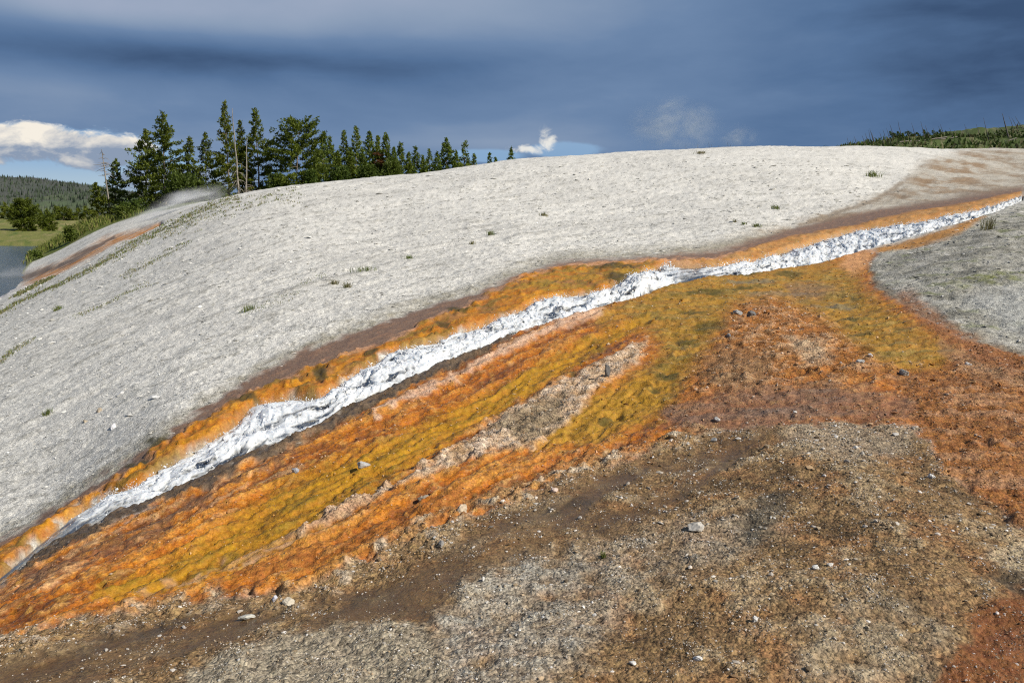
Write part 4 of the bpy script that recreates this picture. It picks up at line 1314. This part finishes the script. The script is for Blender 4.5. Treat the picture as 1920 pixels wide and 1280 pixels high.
def crown(r, h, w, bare, shape, dens, lean=(0, 0), needle=.25, tuft=6, wid=.062):
    """needle tufts along whorls of limbs; returns vertices, faces, shade"""
    nb = int(h * dens * (1.35 if shape == 'bush' else .85))
    V, S = [], []
    for i in range(nb):
        t = (i + r.uniform(0, 1)) / nb
        t = t ** .92
        z = h * (bare + (1 - bare) * t)
        if shape == 'round':
            prof = math.sqrt(max(0, 1 - (2 * t - .85) ** 2 / 1.45)) * (1.05 if t < .5 else 1)
        elif shape == 'bush':
            prof = math.sqrt(max(0.02, 1 - t * t))
        else:
            prof = ((1 - t) ** (1.05 if shape == 'cone' else 1.2) * (.8 + .2 * min(1, t / .12)) + .03) * (1 + .22 * math.sin(t * 19 + 5 * w))
        if shape != 'bush' and r.uniform() < .10:
            continue
        ln = w / 2 * prof * (r.uniform(.55, 1.15) if shape != 'cone' else r.uniform(.40, 1.35))
        a = i * 2.399 + r.normal(0, .5)
        up = -.05 + .75 * t + r.normal(0, .22) if shape != 'bush' else .5 + .8 * t
        ca, sa = math.cos(a), math.sin(a)
        nt_ = max(2, int(ln * (6.5 if shape == 'bush' else 10.5)) + 1)
        shd = np.clip(r.normal(.5, .3), 0, 1)
        for k in range(nt_):
            q = (k + r.uniform(.2, 1)) / nt_
            q = .25 + .80 * q ** .7
            c = np.array([ca * ln * q, sa * ln * q, z + ln * (up * q * q - .25 * q) + r.normal(0, .05)])
            c[:2] += r.normal(0, .04 + .05 * ln, 2)
            c[0] += lean[0] * c[2]; c[1] += lean[1] * c[2]
            dirs = r.normal(0, 1, (tuft, 3)) + np.array([ca * .8, sa * .8, .7])
            dirs /= np.linalg.norm(dirs, axis=1)[:, None]
            L_ = needle * r.uniform(.65, 1.2, (tuft, 1))
            side = np.cross(dirs, r.normal(0, 1, (tuft, 3)))
            side /= np.linalg.norm(side, axis=1)[:, None] + 1e-9
            base = c + r.normal(0, .05, (tuft, 3))
            mid = base + dirs * L_ * .5
            V.append(np.stack([base, mid + side * wid, base + dirs * L_, mid - side * wid], 1).reshape(-1, 3))
            S.append(np.full(tuft * 4, np.clip(shd + r.normal(0, .15), 0, 1)))
    # leader
    for k in range(6):
        c = np.array([lean[0] * h, lean[1] * h, h * (1 - .012 * k)])
        dirs = r.normal(0, .5, (tuft, 3)) + np.array([0, 0, .9])
        dirs /= np.linalg.norm(dirs, axis=1)[:, None]
        side = np.cross(dirs, r.normal(0, 1, (tuft, 3))); side /= np.linalg.norm(side, axis=1)[:, None]
        mid = c + dirs * needle * .4
        V.append(np.stack([np.tile(c, (tuft, 1)), mid + side * wid * .7, c + dirs * needle * .8, mid - side * wid * .7], 1).reshape(-1, 3))
        S.append(np.full(tuft * 4, .7))
    V = np.concatenate(V); S = np.concatenate(S)
    return V, np.arange(len(V)).reshape(-1, 4), S


def stem(r, h, lean, rad, limbs, w, bare):
    n = 8
    zs = np.linspace(-.3, h, n)
    wob = r.normal(0, .04, (n, 2)) * (zs[:, None] > .5)
    pts = np.stack([lean[0] * zs + wob[:, 0], lean[1] * zs + wob[:, 1], zs], 1)
    parts = [tube(pts, rad * (1.05 - zs / h * .95), 7)]
    for i in range(limbs):
        t = r.uniform(0, .85)
        z = h * (bare * .7 + (1 - bare * .7) * t)
        a = r.uniform(0, 6.28); ln = w / 2 * (1 - t) ** .8 * r.uniform(.6, 1.0)
        p0 = np.array([lean[0] * z, lean[1] * z, z])
        parts.append(tube([p0, p0 + np.array([math.cos(a), math.sin(a), .05]) * ln * .55, p0 + np.array([math.cos(a), math.sin(a), .2]) * ln], [rad * .28, rad * .18, rad * .06], 4))
    return join(parts)


def pine(name, tx, ty, bx, Y, wpx, label, category='pine', seed=0, shape='cone', bare=.12, dens=15, mat=None, group=None, trunk=.011, wscale=1.0, rust=False, needle=.25):
    r = np.random.default_rng(seed)
    ux, uy, uz = ray(bx, 380)
    x = float(ux / uy) * Y
    gz = float(ground_z(x, Y))
    ux, uy, uz = ray(tx, ty)
    xt, zt = float(ux / uy) * Y, float(uz / uy) * Y + EYE
    h = zt - gz
    w_ = wpx * Y / F * 1.12 * wscale
    lean = ((xt - x) / h, r.normal(0, .01))
    root = empty(name, (x, Y, gz), label, category, group)
    v, f = stem(r, h * .97, lean, max(.05, h * trunk), int(h * 1.5), w_, bare)
    link_obj('trunk', fast_mesh('trunk', v, f, True), M_BARK, root)
    v, f, s = crown(r, h, w_, bare, shape, dens, lean, needle)
    me = fast_mesh('crown', v, f)
    add_attr(me, 'shade', s)
    link_obj('crown', me, mat or M_PINE, root)
    if rust:
        k = (np.abs(v[:, 2] - h * .62) < h * .10) & (v[:, 0] < 0) & (v[:, 1] < .4)
        q = k.reshape(-1, 4).all(1)
        vv = v.reshape(-1, 4, 3)[q].reshape(-1, 3) * 1.06
        if len(vv):
            me = fast_mesh('dead_spray', vv, np.arange(len(vv)).reshape(-1, 4))
            add_attr(me, 'shade', np.full(len(vv), .5))
            link_obj('dead_spray', me, M_RUST, root, kind='stuff', label='rust-red dead needles on one side')
    return root


GRP = 'pines behind the white slope'
PINES = [  # top x, top y, base x, distance, crown width, label, options
 (179, 344, 186, 95, 38, 'short dark pine leftmost of the grove, by the river bank', dict(bare=.03, dens=20)),
 (217, 300, 214, 98, 48, 'broad tufted pine right of the bare grey snag', dict(bare=.08, dens=16)),
 (272, 244, 273, 97, 80, 'tall dark pine left of the tallest left pair', dict(bare=.06, dens=17)),
 (306, 212, 310, 95, 84, 'tall pointed pine with a pale bare lower trunk', dict(bare=.16, dens=17)),
 (354, 257, 356, 100, 48, 'medium pine with a twin top', dict(bare=.06, dens=15)),
 (384, 250, 386, 101, 48, 'slim open pine left of the tallest pine', dict(bare=.05, dens=13)),
 (421, 192, 432, 97, 66, 'tallest pine of the grove, leaning a little left', dict(bare=.05, dens=15)),
 (450, 228, 456, 99, 34, 'thin ragged pine between the two tallest', dict(bare=.30, dens=12)),
 (478, 206, 488, 99, 70, 'tall open-topped pine right of the tallest one', dict(bare=.04, dens=15)),
 (562, 230, 553, 97, 76, 'big round-crowned dark pine in the middle of the grove', dict(bare=.02, dens=22, shape='round')),
 (606, 248, 606, 104, 44, 'pine just right of the big round-crowned one', dict(bare=.03)),
 (619, 258, 621, 106, 44, 'bushy pine second right of the big round-crowned one', dict(bare=.03)),
 (645, 246, 646, 112, 40, 'narrow spiky pine left of the paired spires', dict(bare=.03, dens=13)),
 (668, 238, 668, 112, 44, 'highest spire in the right half of the grove', dict(bare=.03, dens=13)),
 (693, 248, 693, 108, 46, 'pointed pine left of the rust-flecked one', dict(bare=.03)),
 (709, 256, 708, 106, 42, 'dense pine touching the rust-flecked one', dict(bare=.02, dens=18)),
 (724, 251, 724, 104, 44, 'pine with a rust-red dead patch', dict(bare=.02, dens=18, rust=True)),
 (751, 269, 750, 106, 44, 'blunt pine right of the rust-flecked one', dict(bare=.03)),
 (780, 276, 780, 106, 44, 'small pointed pine above the white crest', dict(bare=.02)),
 (805, 281, 804, 110, 30, 'small thin pine left of the last tall group', dict(bare=.03, dens=12)),
 (837, 260, 837, 108, 54, 'bright bushy pine in the last tall group', dict(bare=.02, dens=18)),
 (872, 266, 870, 110, 42, 'open pine at the right end of the grove', dict(bare=.03, dens=13)),
 (889, 290, 889, 110, 26, 'little pine at the foot of the open right-end pine', dict(bare=.03)),
 (918, 288, 918, 114, 24, 'tiny pine tip left of the last lone one', dict(bare=.03)),
 (929, 296, 930, 114, 20, 'lowest pine tip peeping over the crest', dict(bare=.03)),
 (590, 270, 590, 103, 30, 'short pine squeezed right against the big round crown', dict(bare=.02)),
 (633, 284, 633, 104, 30, 'low bright pine left of the narrow spiky one', dict(bare=.02, dens=17)),
 (657, 280, 657, 105, 30, 'low pine between the narrow spiky one and the highest spire', dict(bare=.02, dens=17)),
 (680, 282, 680, 103, 30, 'low pine right of the highest spire', dict(bare=.02, dens=17)),
 (738, 278, 738, 102, 30, 'low pine between the rust-flecked and the blunt one', dict(bare=.02, dens=17)),
 (766, 287, 766, 104, 30, 'low pine left of the small pointed one', dict(bare=.02, dens=17)),
 (793, 293, 793, 106, 26, 'low pine right of the small pointed one', dict(bare=.02, dens=17)),
 (820, 287, 820, 106, 30, 'low bright pine left of the bright bushy one', dict(bare=.02, dens=17)),
 (855, 284, 855, 107, 30, 'low pine between the bright bushy and the open right-end pine', dict(bare=.02, dens=17)),
 (958, 279, 958, 114, 28, 'last lone pine tip at the right over the crest', dict(bare=.03)),
]
for i, (tx, ty, bx, Y, wp, lab, kw) in enumerate(PINES):
    pine('pine_tree', tx, ty, bx, Y, wp * (1.32 if i < 10 else 2.0), lab, seed=1200 + i, group=GRP, **(dict(shape='spire', mat=M_MID) | kw if i >= 10 else kw))
YOUNG = [(345, 335, 345, 91, 62, 'bright green bush below the twin-topped pine'), (408, 352, 408, 90, 26, 'small bright bush left of the brush pile'), (372, 348, 372, 92, 36, 'rounded bush between twin-topped and slim pines'),
         (583, 322, 583, 93, 26, 'small bright young pine before the big round crown'), (250, 384, 250, 90, 40, 'low leafy bush on the bank below the tall dark pine'), (640, 318, 640, 98, 40, 'low bush under the spiky pines'),
         (690, 316, 690, 98, 44, 'wide low bush under the rust-flecked pine'), (735, 306, 735, 100, 40, 'low bush just behind the crest right of the rust-flecked pine'), (520, 330, 520, 94, 36, 'low bush left of the big round crown'),
         (232, 392, 232, 88, 30, 'yellow-green bush at the edge of the bank grass'), (65, 474, 66, 82, 14, 'small dark shrub at the river edge'), (128, 428, 128, 84, 18, 'round shrub on the grassy bank rim')]
for i, (tx, ty, bx, Y, wp, lab) in enumerate(YOUNG):
    pine('bush', tx, ty, bx, Y, wp, lab, 'bush', seed=1300 + i, shape='bush', bare=.0, dens=34, mat=M_BUSH, trunk=.02, group='bushes along the foot of the grove', needle=.26)

# bare snags in the grove
def snag(name, tx, ty, bx, Y, rad, label, limbs, seed, mat, group=None, low=.35, high=.98, lmax=.16, droop=0.0, by=None):
    r = np.random.default_rng(seed)
    ux, uy, uz = ray(bx, 380)
    x = float(ux / uy) * Y
    gz = float(ground_z(x, Y))
    ux, uy, uz = ray(tx, ty)
    xt, zt = float(ux / uy) * Y, float(uz / uy) * Y + EYE
    h = zt - gz
    lean = (xt - x) / h
    zs = np.linspace(-.3, h, 9)
    pts = np.stack([lean * zs + r.normal(0, .025, 9), r.normal(0, .02, 9), zs], 1)
    v, f = tube(pts, rad * (1.05 - .85 * zs / h), 7)
    if limbs == 0:                                      # too thin in the picture to show limbs
        o = link_obj(name, fast_mesh(name, v, f, True), mat, label=label, category='dead tree')
        o.location = (x, Y, gz)
        if group:
            o['group'] = group
        return o
    root = empty(name, (x, Y, gz), label, 'dead tree', group)
    link_obj('trunk', fast_mesh('trunk', v, f, True), mat, root)
    for i in range(limbs):
        t = r.uniform(low, high)
        z = h * t
        a = r.uniform(0, 6.28); ln = h * lmax * r.uniform(.4, 1.1) * (1.15 - t)
        p = np.array([lean * z, 0, z]); d = np.array([math.cos(a), math.sin(a) * .6, r.normal(.15, .2)])
        q = [p]
        for k in range(5):
            q.append(q[-1] + d * ln / 5)
            d = d + np.array([0, 0, -droop]) + r.normal(0, .18, 3)
        v, f = tube(q, np.linspace(rad * .3, rad * .08, 6), 4)
        link_obj('branch', fast_mesh('branch', v, f, True), mat, root)
    return root


snag('dead_tree', 191, 280, 206, 96, .13, 'bare grey snag with twisted top twigs at the left of the grove', 34, 1401, M_DEAD, low=.62, lmax=.30, droop=.12)
snag('dead_tree', 435, 203, 450, 94, .13, 'tall silvery dead trunk with curved lower limbs before the tallest pine', 26, 1402, M_DEAD, low=.10, high=.45, lmax=.17, droop=.35)
snag('dead_tree', 463, 258, 460, 94.5, .13, 'shorter pale dead trunk right of the silvery one', 16, 1403, M_DEAD, low=.08, high=.4, lmax=.17, droop=.3)

# heap of dead branches and fallen limbs
def brush(px, py, Y, wm, hm, n, label, seed, mat, name='brush_pile', category='brush pile'):
    r = np.random.default_rng(seed)
    ux, uy, _ = ray(px, py)
    x = float(ux / uy) * Y
    gz = float(ground_z(x, Y))
    parts = []
    for i in range(n):
        p = np.array([r.normal(0, wm * .22), r.normal(0, wm * .2), -.05])
        a = r.uniform(0, 6.28); e = abs(r.normal(.5, .4))
        d = np.array([math.cos(a), math.sin(a), e]); d /= np.linalg.norm(d)
        L_ = r.uniform(.4, 1) * hm * 1.3
        q = [p]
        for k in range(4):
            q.append(q[-1] + d * L_ / 4); d = d + r.normal(0, .2, 3) + np.array([0, 0, -.12])
        parts.append(tube(q, np.linspace(.035, .008, 5), 4))
    v, f = join(parts)
    o = link_obj(name, fast_mesh(name, v, f, True), mat, label=label, category=category)
    o.location = (x, Y, gz)


brush(484, 350, 92, 3.6, 2.0, 150, 'dark heap of dead branches at the foot of the tall open-topped pine', 1501, M_BARK)
brush(497, 345, 91.5, 1.2, 1.4, 12, 'pale forked dead limbs sticking out of the brush heap', 1502, M_DEAD, 'dead_limbs', 'dead limbs')
brush(246, 397, 89, 2.2, 1.2, 14, 'pale fallen branches on the bank under the tall dark pine', 1503, M_DEAD, 'fallen_branches', 'branches')
brush(556, 345, 92, 1.8, 1.2, 16, 'grey dead twigs under the big round-crowned pine', 1504, M_DEAD, 'dead_twigs', 'twigs')

# meadow trees across the river
MEADOW = [(43, 377, 45, 160, 42, 'largest lone tree on the meadow across the river', dict(shape='round', bare=.05, dens=20)),
          (88, 394, 90, 158, 26, 'small dark tree right of the largest meadow tree', dict(shape='cone', bare=.03, dens=18)),
          (76, 398, 77, 166, 22, 'low tree tucked behind the small dark meadow tree', dict(bare=.03, dens=16)),
          (8, 381, 8, 215, 20, 'leftmost tree of the row behind the meadow', dict(bare=.1, dens=12)), (22, 384, 22, 215, 18, 'second tree of the row behind the meadow', dict(bare=.1, dens=12)),
          (62, 386, 62, 215, 20, 'tree of the back row behind the largest meadow tree', dict(bare=.1, dens=12)), (104, 388, 104, 210, 18, 'thin tree of the back row right of the small dark one', dict(bare=.1, dens=12)),
          (117, 391, 117, 205, 22, 'greyish bushy tree in the back row', dict(shape='round', bare=.05, dens=12)), (131, 394, 131, 205, 18, 'low tree in the right part of the back row', dict(bare=.05, dens=12)),
          (146, 392, 146, 205, 22, 'last but one tree of the back row by the grove', dict(bare=.05, dens=12)), (160, 388, 160, 205, 20, 'last tree of the back row by the grove', dict(bare=.05, dens=12))]
for i, (tx, ty, bx, Y, wp, lab, kw) in enumerate(MEADOW):
    pine('meadow_tree', tx, ty, bx, Y, wp, lab, 'tree', seed=1600 + i, group='trees on the meadow across the river', needle=.55, **kw)

# burnt ridge at the far right: charred poles, young pines, fallen logs, low growth
def ordinal(n):
    ones = ['', 'first', 'second', 'third', 'fourth', 'fifth', 'sixth', 'seventh', 'eighth', 'ninth', 'tenth', 'eleventh', 'twelfth', 'thirteenth', 'fourteenth', 'fifteenth', 'sixteenth', 'seventeenth', 'eighteenth', 'nineteenth']
    if n < 20:
        return ones[n]
    tens = {2: ('twentieth', 'twenty'), 3: ('thirtieth', 'thirty')}[n // 10]
    return tens[0] if n % 10 == 0 else tens[1] + '-' + ones[n % 10]


SN = [(45,265),(122,260),(205,250),(238,225),(275,190),(287,175),(305,215),(390,215),(425,185),(465,170),(500,130),(585,95),(680,180),(730,115),(827,100),(875,140),(955,170),(1012,150),(1033,130),(1130,170),(1290,130),(1310,165),(1413,130),(1490,60),(1570,190),(1625,170),(1645,150),(1688,15),(1760,45),(1790,60),(1825,45),(1870,110)]
for i, (a_, b_) in enumerate(SN):
    px_, py_ = 1580 + a_ / 5.647, 210 + b_ / 5.647
    special = {27: 'tallest burnt pole on the far right ridge', 11: 'thin burnt pole standing high left on the right ridge', 23: 'tall burnt pole left of the tallest one on the ridge', 0: 'leftmost short burnt pole by the right ridge'}
    snag('burnt_pole', px_, py_, px_ + rng.normal(0, .7), 205 + rng.uniform(-6, 14), .10 if i != 27 else .2, special.get(i, ordinal(i + 1) + ' burnt pole from the left on the far right ridge'), 0, 1700 + i, M_CHAR, 'burnt poles on the far right ridge', low=.5, lmax=.05)
for i, (px_, py_) in enumerate([(1286, 272), (1308, 270), (1329, 266), (1334, 271), (1347, 273), (1364, 267), (1369, 271)]):
    snag('burnt_pole', px_, py_, px_, 190 + i * 2, .09, ordinal(i + 1) + ' from the left of the tiny burnt pole tips over the crest', 0, 1750 + i, M_CHAR, 'burnt pole tips over the crest', low=.5, lmax=.05)
YP = [(500,215),(540,232),(580,218),(630,238),(670,222),(700,215),(785,225),(860,198),(905,230),(950,205),(1000,222),(1030,200),(1090,218),(1190,232),(1240,236),(1345,245),(1400,250),(1450,238),(1490,246),(1560,236),(1640,222),(1680,205),(1720,225),(1790,200)]
for i, (a_, b_) in enumerate(YP):
    px_, py_ = 1580 + a_ / 5.647, 210 + b_ / 5.647
    pine('young_pine', px_, py_, px_, 208 + rng.uniform(-5, 8), 9, ordinal(i + 1) + ' young green pine from the left on the far right ridge', 'pine', seed=1800 + i, bare=.02, dens=9, mat=M_YOUNG, group='young pines on the far right ridge', needle=.5)
LOGS = [(470, 290, 26, -25), (980, 322, 22, -20), (740, 262, 14, 0), (1190, 272, 10, -25), (1345, 308, 10, -15), (1790, 322, 10, -40), (1030, 290, 10, 10), (640, 265, 14, -3)]
LOGL = ['long pale fallen log at the left end of the right ridge', 'pale slanting log in the middle of the right ridge', 'level pale log on top of the right ridge', 'short pale log right of the ridge middle', 'small pale log low on the ridge', 'steep pale log at the right end of the ridge', 'thin log above the slanting middle log', 'thin level log on the left ridge top']
for i, (a_, b_, lp, ang) in enumerate(LOGS):
    px_, py_ = 1580 + a_ / 5.647, 210 + b_ / 5.647
    Y = 196.0
    ux, uy, uz = ray(px_, py_)
    x = float(ux / uy) * Y
    L_ = lp * Y / F * 2
    gz = float(ground_z(x, Y))
    c, s = math.cos(math.radians(ang)), math.sin(math.radians(ang))
    z_at = max(float(uz / uy) * Y + EYE, gz + .15)
    v, f = tube([(-L_ / 2 * c, 0, L_ / 2 * s * .4), (0, 0, .02), (L_ / 2 * c, 0, -L_ / 2 * s * .4)], [.12, .16, .18], 6)
    o = link_obj('fallen_log', fast_mesh('fallen_log', v, f, True), M_DEAD, label=LOGL[i], category='log', group='fallen logs on the right ridge')
    o.location = (x, Y, gz + .2)
rk = ridge_r * (gr < 260) * frame
k = rng.choice(N, 5200, p=rk * cell / (rk * cell).sum())
x, y = gx[k] + rng.normal(0, .8, len(k)), gy[k] + rng.normal(0, .8, len(k))
v, f, c = blades(np.stack([x, y, ground_z(x, y)], 1), rng.uniform(.4, 1.5, len(k)), np.full(len(k), .5), [(.07, .11, .025), (.10, .14, .03), (.05, .08, .02), (.16, .15, .07)])
blade_obj('ridge_undergrowth', v, f, c, kind='stuff', label='dense low green growth covering the far right ridge', category='undergrowth')

# forest on the far hills at the left: reads as one mass
hk = hill * smooth(gr, 300, 420) * (gpx > -150) * (gpx < 420) * (gr < 830)
k = rng.choice(N, 9000, p=hk * cell / (hk * cell).sum())
x, y = gx[k] + rng.normal(0, 4, len(k)), gy[k] + rng.normal(0, 4, len(k))
z = ground_z(x, y)
hh = rng.uniform(.8, 2.8, len(k)); live = rng.uniform(0, 1, len(k)) < .42
ww = np.where(live, hh * .26, .12)
ang = rng.uniform(0, 2, len(k))
vv, ffl = [], []
for q in range(3):
    a_ = ang + q * 2.0944
    vv.append(np.stack([x + np.cos(a_) * ww, y + np.sin(a_) * ww, z - .3], 1))
vv.append(np.stack([x, y, z + hh], 1))
V = np.stack(vv, 1).reshape(-1, 3)
Fc = (np.array([(0, 1, 3), (1, 2, 3), (2, 0, 3)])[None] + (np.arange(len(k)) * 4)[:, None, None]).reshape(-1, 3)
me = fast_mesh('hill_forest', V, Fc)
c = np.where(live[:, None], np.array([.070, .098, .058]), np.array([.16, .155, .155])) * (1 + .25 * rng.normal(size=(len(k), 1)))
add_attr(me, 'tint', np.repeat(np.clip(c, .01, .5), 4, 0), 'FLOAT_COLOR')
link_obj('hill_forest', me, m_grass, kind='stuff', label='half burnt forest covering the far hills at the left', category='forest')

# ------------------------------------------------------------------ steam
def steam(px, py, Y, rx, ry, rz, dens, label, seed, tilt=0.0, nscale=2.0):
    ux, uy, uz = ray(px, py)
    c = (float(ux / uy) * Y, Y, float(uz / uy) * Y + EYE)
    v = SV * (1 + .08 * np.random.default_rng(seed).normal(size=(len(SV), 1)))
    me = fast_mesh('steam', v, SF)
    m, g, out = new_mat('steam_%d' % seed)
    tco = g.n('ShaderNodeTexCoord').outputs['Object']
    ln = g.n('ShaderNodeVectorMath', operation='LENGTH'); g.link(tco, ln.inputs[0])
    mp = g.n('ShaderNodeMapping'); mp.inputs['Location'].default_value = (seed * 1.7, seed * .3, 0); mp.inputs['Rotation'].default_value = (0, .6, 0); g.link(tco, mp.inputs[0])
    nz = g.noise(mp.outputs[0], nscale, 5, .62, .8)
    fall = g.ss(ln.outputs['Value'], .92, .15)
    d = g.m('MULTIPLY', g.m('MULTIPLY', fall, g.ss(nz, .42, .72)), dens)
    pv = g.n('ShaderNodeVolumePrincipled')
    pv.inputs['Color'].default_value = (.95, .96, .98, 1)
    pv.inputs['Anisotropy'].default_value = .0
    g.link(d, pv.inputs['Density'])
    g.link(pv.outputs[0], out.inputs['Volume'])
    o = link_obj('steam', me, m, kind='stuff', label=label, category='steam')
    o.location = c
    o.scale = (rx, ry, rz)
    o.rotation_euler = (0, tilt, 0)


steam(340, 384, 72, 5.6, 3.0, 1.5, 1.1, 'low white steam drifting over the gully before the pines', 1, -.32, 1.6)
steam(15, 512, 66, 4.5, 3.0, 1.6, .30, 'faint steam where the far channel meets the river', 2, 0, 1.5)
steam(1265, 238, 95, 6.8, 3.0, 4.2, .34, 'thin wisps of steam rising behind the white crest', 3, 0, 2.2)
steam(1385, 260, 95, 3.0, 2.0, 2.0, .30, 'small wisp of steam right of the larger wisps over the crest', 4, 0, 1.6)
